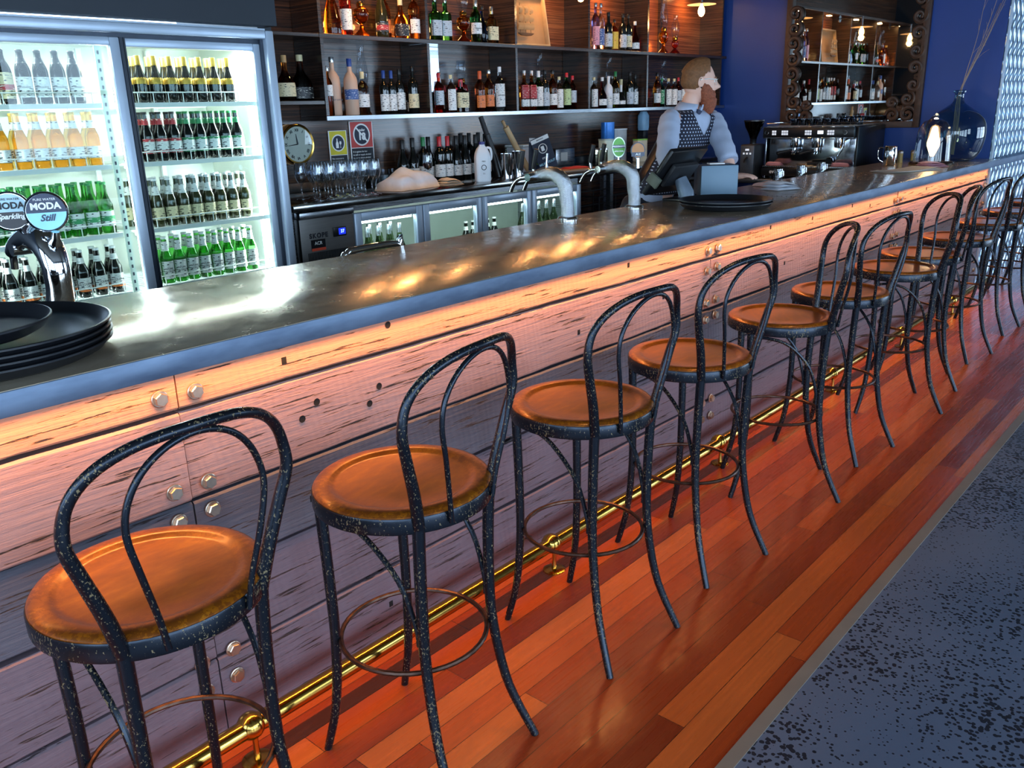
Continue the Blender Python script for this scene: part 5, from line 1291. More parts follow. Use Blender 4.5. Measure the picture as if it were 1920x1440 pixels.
for y in (0.14, -0.06):
    pf = MB().lathe([(0.030, 0.235), (0.035, 0.240), (0.035, 0.268)], 24, (0.02, y, 0)).build('portafilter', M_CHROME, cm)
    MB().tube([(-0.015, y+0.01, 0.250), (-0.06, y+0.045, 0.240), (-0.12, y+0.095, 0.225)], [0.008, 0.012, 0.014], 10).build('portafilter_handle', M_BLK, pf)
    MB().tube([(0.02, y-0.012, 0.235), (0.0, y-0.012, 0.215)], 0.007, 8).build('spout', M_CHROME, pf)
    MB().tube([(0.02, y+0.012, 0.235), (0.0, y+0.012, 0.215)], 0.007, 8).build('spout', M_CHROME, pf)
MB().tube(spline([(0.0, -0.345, 0.345), (-0.05, -0.34, 0.33), (-0.055, -0.32, 0.26), (-0.06, -0.29, 0.20)], 5), 0.006, 8).build('steam_wand', M_CHROME, cm)
MB().bx(-0.043, -0.0405, -0.36, -0.31, 0.032, 0.034)
text('model_lettering', 'evo', 0.050, M_WPRINT, cm, (-0.0415, 0.30, 0.060), (0, -1, 0), (0, 0, 1), bold=0.0006)
MB().bx(-0.02, 0.62, -0.44, -0.418, 0.0, 0.448, 0.006).build('side_panel', M_BLK, cm); MB().bx(0.05, 0.62, 0.418, 0.434, 0.0, 0.44, 0.006).build('side_panel', MX, cm)
for x in (0.05, 0.52):
    for y in (-0.36, 0.36): MB().lathe([(0.022, 0.0), (0.022, 0.021)], 12, (x, y, 0)).build('foot', M_BLKM, cm)
MB().bx(0.02, 0.60, -0.41, 0.41, 0.451, 0.458).build('cup_tray', M_STEEL, cm, False)
MB().tube([(0.02, -0.41, 0.48), (0.60, -0.41, 0.48), (0.60, 0.41, 0.48), (0.02, 0.41, 0.48)], 0.005, 8, closed=True).build('cup_rail', M_CHROME, cm)
ptf = thing('portafilter', 'loose portafilter with black handle lying on the machine tray', 'portafilter', (7.62, 3.05, ZM+0.1135))
MB().lathe([(0.030, 0.0), (0.036, 0.01), (0.036, 0.03), (0.033, 0.034), (0.0001, 0.034)], 24, (0.0, -0.05, 0.037), rot=Matrix.Rotation(R(80), 3, 'Y')).build('basket', M_CHROME, ptf)
MB().tube([(0.018, -0.012, 0.034), (0.01, 0.05, 0.026), (0.0, 0.14, 0.019)], [0.008, 0.012, 0.014], 12).build('handle', M_BLK, ptf)
# glass tumblers upturned on the machine
tb2 = thing('glass_cup', None, None)
MB().lathe([(0.030, 0), (0.033, 0.004), (0.036, 0.055), (0.0345, 0.055), (0.031, 0.006)], 18, cap=False).build('cup_body', thin_glass('smoky_glass', (150, 162, 180), 3.0), tb2)
k = 0
for i in range(8):
    for j in range(2):
        lab = 'grey glass cup on the coffee machine, %s from left, %s' % (ORD[i+1], RF[j])
        loc = (7.70+j*0.085, 3.37-i*0.078, ZM+0.4590)
        if k == 0: tb2.location = loc; tag(tb2, lab, 'glass', 'cups on the coffee machine')
        else:
            o = copy_tree(tb2, loc, 0, lab, 'cups on the coffee machine')
        k += 1
cloth('folded_cloth', 'pink cloth at the left end of the coffee machine tray', (7.620, 3.50, ZM+0.1135), 0.07, 0.16, 0.035, M_PINK, 17.0)
cloth('folded_cloth', 'pink cloth at the right end of the coffee machine tray', (7.620, 2.89, ZM+0.1135), 0.07, 0.17, 0.035, M_PINK, 19.0)
# grinder
gd = thing('coffee_grinder', 'black coffee grinder with tinted bean hopper left of the machine', 'coffee grinder', (7.46, 3.56, ZM))
gd.location = (7.60, 3.72, ZM)
MB().bx(-0.08, 0.12, -0.075, 0.075, 0.0, 0.30, 0.012).build('grinder_body', M_BLKM, gd)
fp = MB().bx(-0.090, -0.079, -0.066, 0.066, 0.02, 0.29, 0.004).build('face_plate', pr('grinder_grey', (92, 98, 106), 0.5, 0.35), gd)
MB().bx(-0.093, -0.0895, -0.018, 0.018, 0.245, 0.262).build('display', M_BTN, fp, False)
for y in (-0.032, 0.0, 0.032): MB().bx(-0.093, -0.0895, y-0.008, y+0.008, 0.212, 0.228).build('button', M_BTN, fp, False)
MB().tube([(-0.092, 0, 0.185), (-0.125, 0, 0.165), (-0.130, 0, 0.14)], 0.012, 10).build('dosing_spout', M_BLK, gd)
MB().lathe([(0.028, 0.301), (0.028, 0.335), (0.035, 0.345)], 20, (0.02, 0, 0)).build('hopper_collar', M_BLK, gd)
hp = MB().lathe([(0.030, 0.346), (0.050, 0.40), (0.080, 0.455), (0.090, 0.50), (0.088, 0.50), (0.078, 0.457), (0.048, 0.402), (0.028, 0.348)], 28, (0.02, 0, 0), cap=False).build('hopper', thin_glass('smoked_hopper', (110, 110, 120), 2.0), gd)
MB().lathe([(0.0001, 0.347), (0.027, 0.348), (0.047, 0.402), (0.055, 0.418), (0.0001, 0.425)], 24, (0.02, 0, 0)).build('beans', pr('coffee_beans', (96, 52, 24), 0, 0.5, 0.5, 90, bump=0.8), gd)
MB().lathe([(0.092, 0.501), (0.092, 0.512), (0.0001, 0.515)], 28, (0.02, 0, 0)).build('hopper_lid', M_BLK, gd)
# crystal stemware and chrome bits standing on the lower shelf of the bar (bar side)
sh = thing('glass_shelf', 'low steel shelf behind the bar holding stemmed glasses', 'shelf', (0, 0, 0))
MB().bx(5.9, 7.2, 2.64, 2.95, 0.875, 0.885).build('shelf_top', M_STEEL, sh, False)
for x in (5.93, 7.17): MB().bx(x-0.015, x+0.015, 2.68, 2.91, 0.15, 0.8745).build('leg', M_STEEL, sh, False)
for i in range(6):
    o = copy_tree(wg, (6.02+i*0.20, 2.72+(i % 2)*0.10, 0.8855), 0, 'stemmed glass before the coffee machine, %s from left' % ORD[i+1], 'glasses before the coffee machine')
    o.scale = (1.1, 1.1, 1.25)

# ================================================================== MIRROR
mr = thing('carved_mirror', 'big mirror in a carved dark wood frame on the blue wall', 'mirror', (XE, 3.12, 1.37))
MW, MH = 0.645, 1.50       # half width, height
M_CARV = pr('carved_brown_wood', (66, 46, 36), 0, 0.5, 0.25, 22, bump=0.3)
MB().bx(-0.010, -0.004, -MW+0.02, MW-0.02, 0.02, MH-0.02).build('mirror_glass', pr('silvered_glass', (225, 228, 226), 1.0, 0.015, 0.0), mr, False)
MB().bx(-0.045, -0.0005, -MW, -MW+0.055, 0, MH, 0.004).bx(-0.045, -0.0005, MW-0.055, MW, 0, MH, 0.004).bx(-0.045, -0.0005, -MW+0.055, MW-0.055, 0, 0.055, 0.004).bx(-0.045, -0.0005, -MW+0.055, MW-0.055, MH-0.055, MH, 0.004).build('frame', M_CARV, mr)
def scroll(y, z, r, turns, a0, d, w=0.017):
    pts = []; n = int(16*turns); rad = []
    for i in range(n+1):
        t = i/n; rr2 = r*(1-0.78*t); a = R(a0)+d*2*math.pi*turns*t
        pts.append((-0.028-0.006*math.sin(math.pi*t), y+rr2*math.cos(a), z+rr2*math.sin(a))); rad.append(w*(0.75+0.5*math.sin(math.pi*min(1, t*1.2))))
    return pts, rad
rs = random.Random(5)
def carving(path, nm='carving'):
    m = MB()
    for (y, z, r, tn, a0, d) in path:
        p, rr2 = scroll(y, z, r, tn, a0, d); m.tube(p, rr2, 8); m.sphere((-0.030, p[-1][1], p[-1][2]), 0.016, 10)
    m.build(nm, M_CARV, mr)
def side(ys, zs):
    L = []; sgn = 1
    for z in zs:
        L.append((ys, z, 0.060+0.012*rs.random(), 1.35, 90 if sgn > 0 else -90, sgn)); sgn = -sgn
    return L
carving(side(MW-0.085, [0.36, 0.50, 0.63, 0.77, 0.90, 1.03]))
carving(side(-MW+0.085, [0.36, 0.50, 0.64, 0.78, 0.92, 1.05]))
for s in (-1, 1):
    carving([(s*(MW-0.11), 0.115, 0.070, 1.4, 200, s), (s*(MW-0.24), 0.11, 0.060, 1.4, 0, -s), (s*(MW-0.12), 0.245, 0.065, 1.4, 90, -s), (s*(MW-0.25), 0.215, 0.045, 1.3, 180, s), (s*(MW-0.17), 0.17, 0.03, 1.0, 30, s)])
    carving([(s*(MW-0.11), MH-0.115, 0.070, 1.4, 160, -s), (s*(MW-0.24), MH-0.11, 0.060, 1.4, 0, s), (s*(MW-0.12), MH-0.245, 0.065, 1.4, 270, s), (s*(MW-0.25), MH-0.215, 0.045, 1.3, 180, -s)])

# ================================================================== PENDANT BULBS ALONG THE SHELVES
def pendant(label, x):
    t = thing('arm_lamp', label, 'lamp', (x, 4.10, 2.41), 0, 'bulb lamps over the back shelves')
    MB().tube([(0, 0.275, 0.16), (0, 0.0, 0.16)], 0.006, 8).build('arm', M_CHROME, t)
    MB().lathe([(0.040, 0), (0.040, 0.012), (0.0001, 0.012)], 20, (0, 0.284, 0.16), rot=Matrix.Rotation(R(90), 3, 'X')).build('wall_mount', M_CHROME, t)
    MB().tube([(0, 0, 0.165), (0, 0, 0.055)], 0.010, 10).build('socket', M_CHROME, t)
    MB().lathe([(0.011, 0.062), (0.06, 0.056), (0.125, 0.045), (0.125, 0.043), (0.06, 0.053), (0.011, 0.059)], 32, cap=False).build('disc_shade', pr('white_shade', (210, 190, 160), 0, 0.5), t)
    MB().lathe([(0.0001, -0.055), (0.016, -0.050), (0.028, -0.030), (0.031, -0.010), (0.024, 0.018), (0.012, 0.036), (0.012, 0.050)], 20).build('bulb', M_BULB, t)
    point('bulb_light', (0, 0, -0.075), 6, (1.0, 0.52, 0.20), 0.03, t)
pendant('glowing bulb under a flat disc shade before the last shelf bay', 7.25)
pendant('glowing bulb lamp before the third long shelf bay', 5.48)
pendant('glowing bulb lamp before the first long shelf bay, seen in the mirror', 3.70)
# ================================================================== RIGHT END OF THE BAR
def edison(par, z, s=1.0):
    MB().lathe([(0.014*s, z), (0.016*s, z+0.03*s)], 16).build('lamp_socket', M_CHROME, par)
    MB().lathe([(0.012*s, z+0.031*s), (0.020*s, z+0.05*s), (0.040*s, z+0.10*s), (0.041*s, z+0.125*s), (0.030*s, z+0.16*s), (0.022*s, z+0.20*s), (0.016*s, z+0.225*s), (0.0001, z+0.232*s)], 24, cap=False).build('bulb', pr('large_bulb', (255, 214, 160), 0, 0.4, 0, 1, emit=(255, 200, 130), es=14), par)
    point('bulb_light', (0, 0, z+0.28*s), 2.5, (1.0, 0.68, 0.36), 0.03, par)
bl = thing('bell_lamp', 'glass bell jar lamp with glowing bulb on dark round base', 'lamp', (7.50, 2.12, ZB))
MB().lathe([(0.0001, 0), (0.165, 0), (0.170, 0.010), (0.160, 0.022), (0.140, 0.026), (0.0001, 0.026)], 40).build('round_base', pr('dark_wood_base', (40, 26, 24), 0, 0.25), bl)
edison(bl, 0.027, 1.15)
MB().lathe([(0.136, 0.0275), (0.132, 0.10), (0.128, 0.20), (0.118, 0.27), (0.085, 0.325), (0.030, 0.350), (0.0001, 0.352)], 40, cap=False).build('bell_jar', thin_glass('bell_glass', (222, 228, 234), 1.6), bl)
MB().sphere((0, 0, 0.372), 0.020, 14).build('knob', M_CLEAR, bl)
dj = thing('demijohn', 'huge blue-green glass demijohn holding bare twigs at the bar end', 'demijohn', (7.97, 2.095, ZB))
M_DJ = thin_glass('bluegreen_glass', (176, 206, 216), 1.6)
pf_ = [(0.0001, 0.0), (0.12, 0.0), (0.165, 0.015), (0.205, 0.07), (0.228, 0.16), (0.232, 0.24), (0.218, 0.31), (0.175, 0.37), (0.105, 0.42), (0.055, 0.455), (0.038, 0.485), (0.035, 0.535), (0.046, 0.540), (0.046, 0.560), (0.034, 0.562)]
pp = spline([(a, 0, b) for a, b in pf_], 3)
MB().lathe([(max(0.0001, p.x), max(0.0, p.z)) for p in pp], 48, cap=False).build('glass_vessel', M_DJ, dj)
tw = MB(); rt_ = random.Random(12)
twigs = []
for i in range(5):
    a = R(-95+i*16); L = 0.75+0.16*i; ux, uy = math.cos(a)*(0.10+0.13*i), math.sin(a)*(0.10+0.10*i)
    pts = [(0.02*i-0.04, 0.01*i-0.02, 0.05)]
    for k in range(1, 9):
        t_ = k/8; inside = 0.56
        z = 0.05+(0.51+L)*t_
        g = max(0.0, (z-0.54)/L)
        pts.append((ux*g*1.2+0.008*math.sin(k*2.1+i) + (0.012*i-0.024)*(1-g)*0.8, uy*g*1.2+0.008*math.cos(k*1.7+i) + (0.010*i-0.02)*(1-g)*0.8, z))
    stem = MB().tube(spline(pts, 3), lerpl([0.0030, 0.0024, 0.0013], 25), 6).build('twig', pr('pale_twig', (150, 130, 116), 0, 0.7, 0.15, 30), dj)
    for k in range(4, 9):
        p = Vector(pts[k]); d = Vector((rt_.uniform(-0.05, 0.1), rt_.uniform(-0.10, 0.03), rt_.uniform(0.05, 0.12)))
        MB().tube([p, p+d*0.6+Vector((0, 0, 0.01)), p+d], [0.0014, 0.0011, 0.0008], 5).build('side_shoot', pr('pale_twig', (150, 130, 116)), stem)
mjg = thing('steel_milk_jug', 'shiny steel milk jug with wire handle near the bar end', 'jug', (7.40, 2.40, ZB))
mjg.location = (7.25, 2.36, ZB)
MB().lathe([(0.0001, 0.0), (0.048, 0.0), (0.051, 0.006), (0.050, 0.10), (0.046, 0.14), (0.050, 0.150), (0.048, 0.150), (0.044, 0.14), (0.047, 0.10), (0.047, 0.008), (0.0001, 0.008)], 28, cap=False).build('jug_body', M_CHROME, mjg)
MB().tube(spline([(-0.030, 0.040, 0.135), (-0.055, 0.072, 0.138), (-0.056, 0.074, 0.06), (-0.033, 0.044, 0.03)], 5), 0.0035, 8).build('wire_handle', M_CHROME, mjg)
for i, (x, y) in enumerate(((7.62, 2.40), (7.66, 2.31))):
    t = thing('pepper_mill', 'short olive shaker with metal top %s the steel jug' % ('nearest' if i == 0 else 'farther right of'), 'shaker', (x, y, ZB))
    MB().lathe([(0.0001, 0), (0.022, 0), (0.020, 0.05), (0.022, 0.075)], 20).build('shaker_body', pr('olive_shaker', (110, 112, 80), 0.2, 0.4), t)
    MB().lathe([(0.022, 0.0755), (0.023, 0.09), (0.015, 0.10), (0.0001, 0.102)], 20).build('metal_top', M_STEEL, t)
cloth('folded_napkin', 'pink folded napkins by the bell jar lamp on the bar', (7.20, 2.03, ZB), 0.22, 0.14, 0.045, M_PINK, 23.0, R(-30), 'napkin')
pp_ = thing('paper_menus', 'loose stack of white paper menus on the far bar end', 'papers', (6.72, 2.06, ZB+0.0008), R(-24), None)
for i in range(4):
    m = MB(); V = []; F = []; n = 10
    for k in range(2):
        for a in range(n+1):
            for b in range(2):
                u = a/n; V.append((-0.24+0.48*u, -0.10+0.20*b, 0.0006+i*0.0022+k*0.0012+0.014*(i/3)*abs(u-0.4)**2*2))
    for a in range(n):
        o_ = a*2; F += [(o_, o_+2, o_+3, o_+1), (o_+22, o_+23, o_+25, o_+24)]
        F += [(o_, o_+22, o_+24, o_+2), (o_+1, o_+3, o_+25, o_+23)]
    F += [(0, 1, 23, 22), (20, 42, 43, 21)]
    r_ = Matrix.Rotation(R(7*i-10), 3, 'Z'); V = [r_ @ Vector(v) for v in V]
    m.add(V, F).build('sheet', pr('menu_paper', (214, 210, 204), 0, 0.7, 0.05, 8), pp_, False)

# ================================================================== BARTENDER
SK = pr('fair_skin', (226, 178, 158), 0, 0.5, 0.06, 12); M_SHIRT = pr('pale_blue_shirt', (176, 186, 208), 0, 0.8, 0.05, 16, bump=0.15)
M_HAIR = pr('ginger_brown_hair', (124, 82, 50), 0, 0.65, 0.25, 60, bump=0.6); M_BEARD = pr('ginger_beard', (140, 74, 48), 0, 0.7, 0.3, 80, bump=0.8)
M_SATIN = pr('black_satin', (22, 22, 28), 0, 0.3, 0.15, 7, bump=0.2); M_TROU = pr('dark_trousers', (24, 30, 44), 0, 0.8, 0.1, 12)
pe = thing('person', 'bearded bartender in pale shirt and dotted waistcoat, leaning over the till, looking right', 'person', (0, 0, 0))
def skin_mesh(nodes, edges, name, mat, parent, lvl=2):
    """nodes: [(pos, radius or (rx, ry))], grown with a Skin modifier rooted at node 0"""
    me = bpy.data.meshes.new(name); me.from_pydata([n_[0] for n_ in nodes], edges, []); o = bpy.data.objects.new(name, me); COL.objects.link(o)
    m = o.modifiers.new('skin', 'SKIN'); m.use_smooth_shade = True
    for i, n_ in enumerate(nodes):
        r_ = n_[1] if isinstance(n_[1], tuple) else (n_[1], n_[1]); me.skin_vertices[0].data[i].radius = r_
    me.skin_vertices[0].data[0].use_root = True
    s_ = o.modifiers.new('sub', 'SUBSURF'); s_.levels = lvl; s_.render_levels = lvl
    dg = bpy.context.evaluated_depsgraph_get(); nm = bpy.data.meshes.new_from_object(o.evaluated_get(dg))
    bpy.data.objects.remove(o); nm.materials.clear(); nm.materials.append(mat)
    nm.polygons.foreach_set('use_smooth', [True]*len(nm.polygons)); return nm
HD = Vector((5.003,2.822,1.750))            # head centre
NK = Vector((4.956,2.862,1.626)); NB = Vector((4.961,2.873,1.562))
SR = Vector((4.768,2.887,1.535)); SL_ = Vector((5.149,2.803,1.524))
ER = Vector((4.498,2.738,1.316)); WR = Vector((4.600,2.665,1.138))
EL = Vector((4.925,2.576,1.320)); WL = Vector((4.861,2.493,1.193))
CH = Vector((4.952,2.856,1.440)); WA = Vector((4.822,2.955,1.210)); PV = Vector((4.724,3.016,1.009))
faced = Vector((0.66, -0.74, -0.10)).normalized()
ur = (SL_-SR).normalized(); up_t = (NB-PV).normalized(); fw_t = ur.cross(up_t).normalized() * -1
if fw_t.y > 0: fw_t = -fw_t
HIPR = PV - ur*0.09; HIPL = PV + ur*0.09
FZ = 0.15
def gp(p, z, dx=0, dy=0): return Vector((p.x+dx, p.y+dy, z))
N_ = [(PV, 0.13), (WA, 0.115), (CH, 0.12), (NB, 0.062), (NK, 0.056), (NK+(HD-NK)*0.6, 0.058),
      (SR, 0.056), (ER, 0.042), (WR, 0.027), (SL_, 0.056), (EL, 0.042), (WL, 0.027),
      (HIPR, 0.095), (gp(HIPR, 0.62, -0.03, -0.02), 0.062), (gp(HIPR, 0.24, -0.02, 0.03), 0.042), (gp(HIPR, 0.19, 0.08, -0.12), 0.032),
      (HIPL, 0.095), (gp(HIPL, 0.62, 0.02, 0.0), 0.062), (gp(HIPL, 0.24, 0.03, 0.06), 0.042), (gp(HIPL, 0.19, 0.13, -0.08), 0.032)]
E_ = [(0, 1), (1, 2), (2, 3), (3, 4), (4, 5), (2, 6), (6, 7), (7, 8), (2, 9), (9, 10), (10, 11), (0, 12), (12, 13), (13, 14), (14, 15), (0, 16), (16, 17), (17, 18), (18, 19)]
def hand(w, wi, el):
    d = (w-el).normalized(); d = (d*0.6+(Vector((0.1, 0.06, -0.1)) if wi == 8 else Vector((0.35, -0.12, 0.48)))).normalized(); side_ = d.cross(Vector((0, 0, 1))).normalized()
    palm = w+d*0.055; k = len(N_); N_.append((palm, (0.034, 0.018))); E_.append((wi, k))
    for j, (o_, L) in enumerate(((-0.030, 0.062), (-0.010, 0.072), (0.010, 0.068), (0.028, 0.054))):
        a = len(N_); b0 = w+d*0.085+side_*o_
        N_.append((b0, 0.010)); E_.append((k, a))
        N_.append((b0+d*L*0.5+Vector((0, 0, -0.006)), 0.0085)); E_.append((a, a+1))
        N_.append((b0+d*L*0.85+Vector((0, 0, -0.022)), 0.0075)); E_.append((a+1, a+2))
    a = len(N_); sd = -1 if wi == 8 else 1
    N_.append((w+d*0.045-side_*0.038, 0.011)); E_.append((k, a)); N_.append((w+d*0.085-side_*0.058, 0.009)); E_.append((a, a+1))
hand(WR, 8, ER); hand(WL, 11, EL)
body_me = skin_mesh([(tuple(a), b) for a, b in N_], E_, 'body', SK, pe)
# head: a shaped sphere joined to the body mesh.  head frame: f forward, s left, u up
hf = faced; hs = Vector((0, 0, 1)).cross(hf).normalized(); hu = hf.cross(hs)
def head_pt(th, ph):
    """unit sphere direction -> shaped head point in head frame (f, s, u)"""
    x = math.cos(ph)*math.cos(th); y = math.cos(ph)*math.sin(th); z = math.sin(ph)
    a = 0.098 if x > 0 else 0.108; f_ = x*a; s_ = y*0.076; u_ = z*(0.118 if z > 0 else 0.128)
    if z < 0: s_ *= 1-0.34*(-z)**1.3; f_ *= 1-0.10*(-z); f_ += 0.030*(-z)**1.2*(1 if x > -0.3 else 0.2)
    if x > 0.2 and z > 0.1: f_ -= 0.010*(x-0.2)*z*2
    g = lambda y0, z0, wy, wz: math.exp(-((y-y0)/wy)**2-((z-z0)/wz)**2) if x > 0 else 0.0
    f_ += 0.030*g(0, -0.20, 0.14, 0.13) + 0.014*g(0, -0.06, 0.10, 0.16)         # nose tip and bridge
    f_ += 0.009*g(0, 0.16, 0.55, 0.10)                                             # brow
    f_ -= 0.012*(g(0.36, 0.02, 0.15, 0.10)+g(-0.36, 0.02, 0.15, 0.10))             # eye sockets
    f_ += 0.010*g(0, -0.47, 0.24, 0.05) + 0.008*g(0, -0.56, 0.22, 0.05) - 0.006*g(0, -0.515, 0.3, 0.02)
    f_ += 0.010*g(0, -0.80, 0.35, 0.14)
    return f_, s_, u_
def hw(f_, s_, u_): return HD + hf*f_ + hs*s_ + hu*u_
NU, NV = 56, 44; V = []; F = []
for j in range(NV+1):
    ph = -math.pi/2+math.pi*j/NV
    for i in range(NU): V.append(hw(*head_pt(2*math.pi*i/NU-math.pi, ph)))
for j in range(NV):
    for i in range(NU): F.append((j*NU+i, j*NU+(i+1) % NU, (j+1)*NU+(i+1) % NU, (j+1)*NU+i))
hm = MB().add(V, F)
for sg in (-1, 1):   # ears
    c = hw(-0.008, sg*0.074, -0.008)
    m_ = Matrix((hf, hs, hu)).transposed()
    e = MB().lathe([(0.0001, -0.008), (0.022, -0.008), (0.032, 0.0), (0.030, 0.008), (0.020, 0.004), (0.0001, 0.001)], 18, (0, 0, 0), sx=0.62)
    rr_ = Matrix.Rotation(R(-90*sg), 3, 'X'); hm.add([c + m_ @ (rr_ @ Vector((v[0], v[1], v[2]))) + hs*sg*0.006 for v in e.V], e.F)
bmj = bmesh.new(); bmj.from_mesh(body_me)
tmp = bpy.data.meshes.new('t'); tmp.from_pydata([tuple(v) for v in hm.V], [], hm.F); tmp.polygons.foreach_set('use_smooth', [True]*len(tmp.polygons)); bmj.from_mesh(tmp)
bmj.to_mesh(body_me); bmj.free(); bpy.data.meshes.remove(tmp)
bo = bpy.data.objects.new('body', body_me); COL.objects.link(bo); bo.parent = pe
def head_shell(cond, thick, name, mat, edge=None):
    V = []; F = []; keep = {}
    for j in range(NV+1):
        ph = -math.pi/2+math.pi*j/NV
        for i in range(NU):
            th = 2*math.pi*i/NU-math.pi; x, y, z = math.cos(ph)*math.cos(th), math.cos(ph)*math.sin(th), math.sin(ph)
            f_, s_, u_ = head_pt(th, ph); w = cond(x, y, z)
            t_ = thick(x, y, z)*max(0.0, min(1, w)) - 0.004*(w <= 0)
            nv = Vector((x/0.1, y/0.076, z/0.12)).normalized()
            V.append(hw(f_+nv.x*t_, s_+nv.y*t_, u_+nv.z*t_)); keep[len(V)-1] = w > -0.25
    for j in range(NV):
        for i in range(NU):
            f4 = (j*NU+i, j*NU+(i+1) % NU, (j+1)*NU+(i+1) % NU, (j+1)*NU+i)
            if all(keep[k] for k in f4): F.append(f4)
    return MB().add(V, F).build(name, mat, pe, True, 180)
sm = lambda v, k: v*k
head_shell(lambda x, y, z: sm(min((0.50-x) if z > 0.35 else (-0.02-x)*1.2+z*0.7, z+0.42), 6), lambda x, y, z: 0.008+(0.013 if z > 0.3 else 0.003)+0.006*max(0, z)*max(0, x+0.3), 'hair', M_HAIR)
head_shell(lambda x, y, z: sm(min(-0.36-z+0.40*max(0, abs(y)-0.55)*1.6, x+0.10), 7) if not (abs(y) < 0.22 and -0.56 < z < -0.46 and x > 0) else -0.3, lambda x, y, z: 0.010+0.034*max(0, -z-0.3)*max(0, x+0.5), 'beard', M_BEARD)
bd = MB(); cb = hw(0.070, 0, -0.125); m_ = Matrix((hf, hs, hu)).transposed()
e = MB().lathe([(0.0001, -0.075), (0.022, -0.070), (0.040, -0.045), (0.052, -0.005), (0.050, 0.030), (0.0001, 0.05)], 22)
bd.add([cb + m_ @ Vector((v[0]*1.0-0.12*v[2]*0, v[1]*1.05, v[2])) + hf*(0.004*noise.noise((v[0]*60, v[1]*60, v[2]*60))) for v in e.V], e.F); bd.build('beard_tip', M_BEARD, pe)
for sg in (-1, 1):
    ey = MB().sphere((0, 0, 0), 0.011, 14); c = hw(0.079, sg*0.030, 0.006)
    eo = MB().add([Vector(v)+c for v in ey.V], ey.F).build('eye', pr('eye_white', (226, 224, 220), 0, 0.2), pe)
    MB().disc(c+hf*0.0112, 0.0048, hf, 14).build('iris', pr('blue_iris', (60, 90, 120), 0, 0.2), eo, False)
    MB().tube([hw(0.094, sg*0.012, 0.024), hw(0.093, sg*0.030, 0.029), hw(0.082, sg*0.048, 0.024)], [0.003, 0.0042, 0.0025], 6).build('eyebrow', M_HAIR, pe)
gl = thing('glasses', None, None); gl.parent = pe
M_GF = pr('white_spectacle_frame', (222, 220, 214), 0, 0.3)
for sg in (-1, 1):
    MB().tube([hw(0.100, sg*0.010, 0.008), hw(0.103, sg*0.032, 0.020), hw(0.092, sg*0.056, 0.012), hw(0.092, sg*0.052, -0.012), hw(0.100, sg*0.028, -0.018), hw(0.102, sg*0.012, -0.008)], 0.0014, 6, closed=True).build('rim', M_GF, gl)
    MB().tube([hw(0.092, sg*0.058, 0.014), hw(0.04, sg*0.080, 0.014), hw(-0.02, sg*0.083, 0.004)], 0.0026, 6).build('temple', M_GF, gl)
MB().sphere(tuple(hw(-0.004, -0.086, -0.040)), 0.005, 10).build('ear_stud', M_BLK, pe)
# torso clothing: elliptical rings along the spine
def torso(rings, a0, a1, name, mat, n=30, vneck=0.0):
    """rings: [(centre, half width along ur, half depth, lift)]"""
    V = []; F = []; m = n+1
    NR_ = len(rings)
    for j_ in range(NR_):
        for i in range(m):
            ad = a0+(a1-a0)*i/n; a = R(ad)
            lim = NR_-1-vneck*max(0.0, 1-abs(ad-90)/42.0); q0 = min(j_, lim); k0 = min(int(q0), NR_-2); tt = q0-k0
            (c0, w0, d0), (c1, w1, d1) = rings[k0], rings[k0+1]
            c = c0+(c1-c0)*tt; rw = w0+(w1-w0)*tt; rd = d0+(d1-d0)*tt
            ca, sa = math.cos(a), math.sin(a); k = (abs(ca)**2.6+abs(sa)**2.6)**(-1/2.6)
            V.append(c + ur*(rw*ca*k) + fw_t*(rd*sa*k))
    for j in range(len(rings)-1):
        for i in range(n): F.append((j*m+i, j*m+i+1, (j+1)*m+i+1, (j+1)*m+i))
    o = MB().add(V, F).build(name, mat, pe, True, 60)
    so = o.modifiers.new('thick', 'SOLIDIFY'); so.thickness = 0.003; so.offset = -1
    return o
def lerp3(a, b, t): return a+(b-a)*t
SHC = (SR+SL_)/2
base = [(PV-up_t*0.06, 0.168, 0.118), (PV+up_t*0.02, 0.160, 0.112), (WA, 0.148, 0.106), (lerp3(WA, CH, 0.5), 0.160, 0.116), (CH, 0.178, 0.124), (lerp3(CH, SHC, 0.65), 0.178, 0.112), (SHC+up_t*0.022, 0.150, 0.090), (lerp3(SHC, NB, 0.5)+up_t*0.045, 0.085, 0.070)]
torso([(c, a-0.008, b-0.008) for c, a, b in base], 0, 360, 'shirt', M_SHIRT)
vb = [(lerp3(PV, WA, 0.42), 0.162, 0.116)] + [(c, a+0.004, b+0.005) for c, a, b in base[2:]]
torso(vb, -8, 188, 'waistcoat_front', M_POLKA, vneck=3.0); torso([(c, a+0.001, b+0.001) for c, a, b in vb], 172, 368, 'waistcoat_back', M_SATIN)
def sleeve(s, e, w, nm):
    en = e+(w-e)*0.34
    pts = spline([s+(s-e).normalized()*0.022+(NB-s)*0.10, s-(s-e)*0.12, lerp3(s, e, 0.5), e, en], 5)
    rad = lerpl([0.046, 0.066, 0.066, 0.059, 0.055], len(pts)); rad = [r_*(1+0.05*math.sin(i*1.9)) for i, r_ in enumerate(rad)]
    o = MB().tube(pts, rad, 20).build(nm, M_SHIRT, pe, True, 60)
    a = en-(w-e).normalized()*0.035; MB().tube([a, lerp3(a, en, 0.5), en+(w-e).normalized()*0.004], [0.058, 0.061, 0.058], 20).build('rolled_cuff', M_SHIRT, o, True, 60)
sleeve(SR, ER, WR, 'sleeve'); sleeve(SL_, EL, WL, 'sleeve')
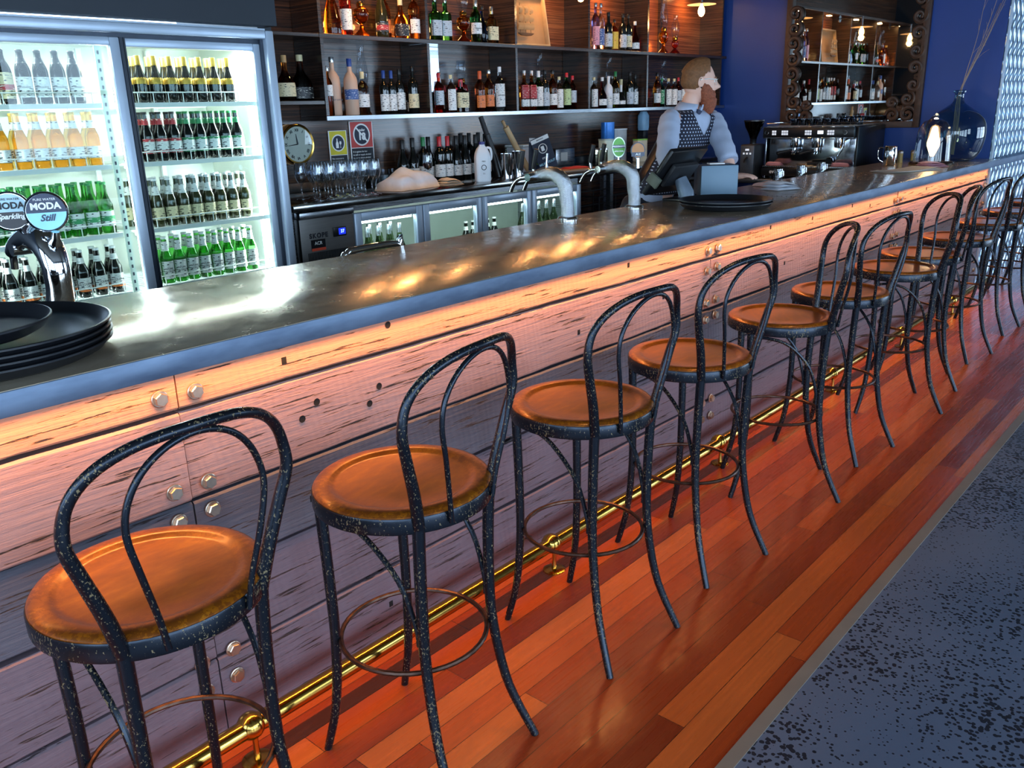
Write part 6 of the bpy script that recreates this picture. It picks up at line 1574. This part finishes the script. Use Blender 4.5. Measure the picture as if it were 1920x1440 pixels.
# collar and tie
cN = lerp3(NB, NK, 0.45)
def ringpts(c, r1, r2, a0, a1, n=18): return [c + ur*(r1*math.cos(R(a0+(a1-a0)*i/n))) + fw_t*(r2*math.sin(R(a0+(a1-a0)*i/n))) for i in range(n+1)]
lo = ringpts(cN-up_t*0.040, 0.090, 0.084, 100, 440); mi = ringpts(cN+up_t*0.036+fw_t*0.006, 0.074, 0.072, 104, 436)
n = 18; V = lo+mi; F = [(i, i+1, n+2+i, n+1+i) for i in range(n)]
co = MB().add(V, F).build('collar', M_SHIRT, pe, True, 60); so = co.modifiers.new('thick', 'SOLIDIFY'); so.thickness = 0.006
for sg in (-1, 1):
    a = cN+fw_t*0.070+ur*sg*0.012; V = [a+up_t*0.020, cN+up_t*0.036+ur*sg*0.074+fw_t*0.015, cN-up_t*0.048+ur*sg*0.078+fw_t*0.050, cN-up_t*0.085+ur*sg*0.030+fw_t*0.098]
    m_ = MB().add(V, [(0, 1, 2, 3)]).build('collar_point', M_SHIRT, co, False); so = m_.modifiers.new('thick', 'SOLIDIFY'); so.thickness = 0.005
tk = cN+fw_t*0.088-up_t*0.022
MB().tube([tk+up_t*0.022, tk-up_t*0.018], [0.020, 0.014], 10).build('tie_knot', pr('navy_tie', (40, 48, 74), 0, 0.6), pe)
MB().tube([tk-up_t*0.018, tk-up_t*0.12+fw_t*0.035], [0.012, 0.024], 10).build('tie', pr('navy_tie', (40, 48, 74)), pe)
for s_, hh in ((-1, HIPR), (1, HIPL)):
    k = gp(hh, 0.62, -0.03 if s_ < 0 else 0.02, -0.02 if s_ < 0 else 0.0); a = gp(hh, 0.23, -0.02 if s_ < 0 else 0.03, 0.03 if s_ < 0 else 0.06)
    MB().tube(spline([PV-up_t*0.02+ur*s_*0.05, hh-Vector((0, 0, 0.06)), k, a], 5), lerpl([0.115, 0.108, 0.080, 0.066], 16), 20).build('trouser_leg', M_TROU, pe)
    fdir = Vector((0.10, -0.15, 0)).normalized()
    MB().sphere((0, 0, 0), 1, 16).V
    sp2 = MB().sphere((0, 0, 0), 1.0, 16)
    q_ = fdir.to_track_quat('X', 'Z').to_matrix()
    MB().add([Vector((a.x, a.y, FZ+0.046)) + fdir*0.06 + q_ @ Vector((v[0]*0.14, v[1]*0.050, v[2]*0.045)) for v in sp2.V], sp2.F).build('shoe', M_BLK, pe)
MB().tube(ringpts(PV+up_t*0.03, 0.163, 0.115, 0, 360, 24)[:-1], 0.016, 8, closed=True).build('belt', M_BLK, pe)
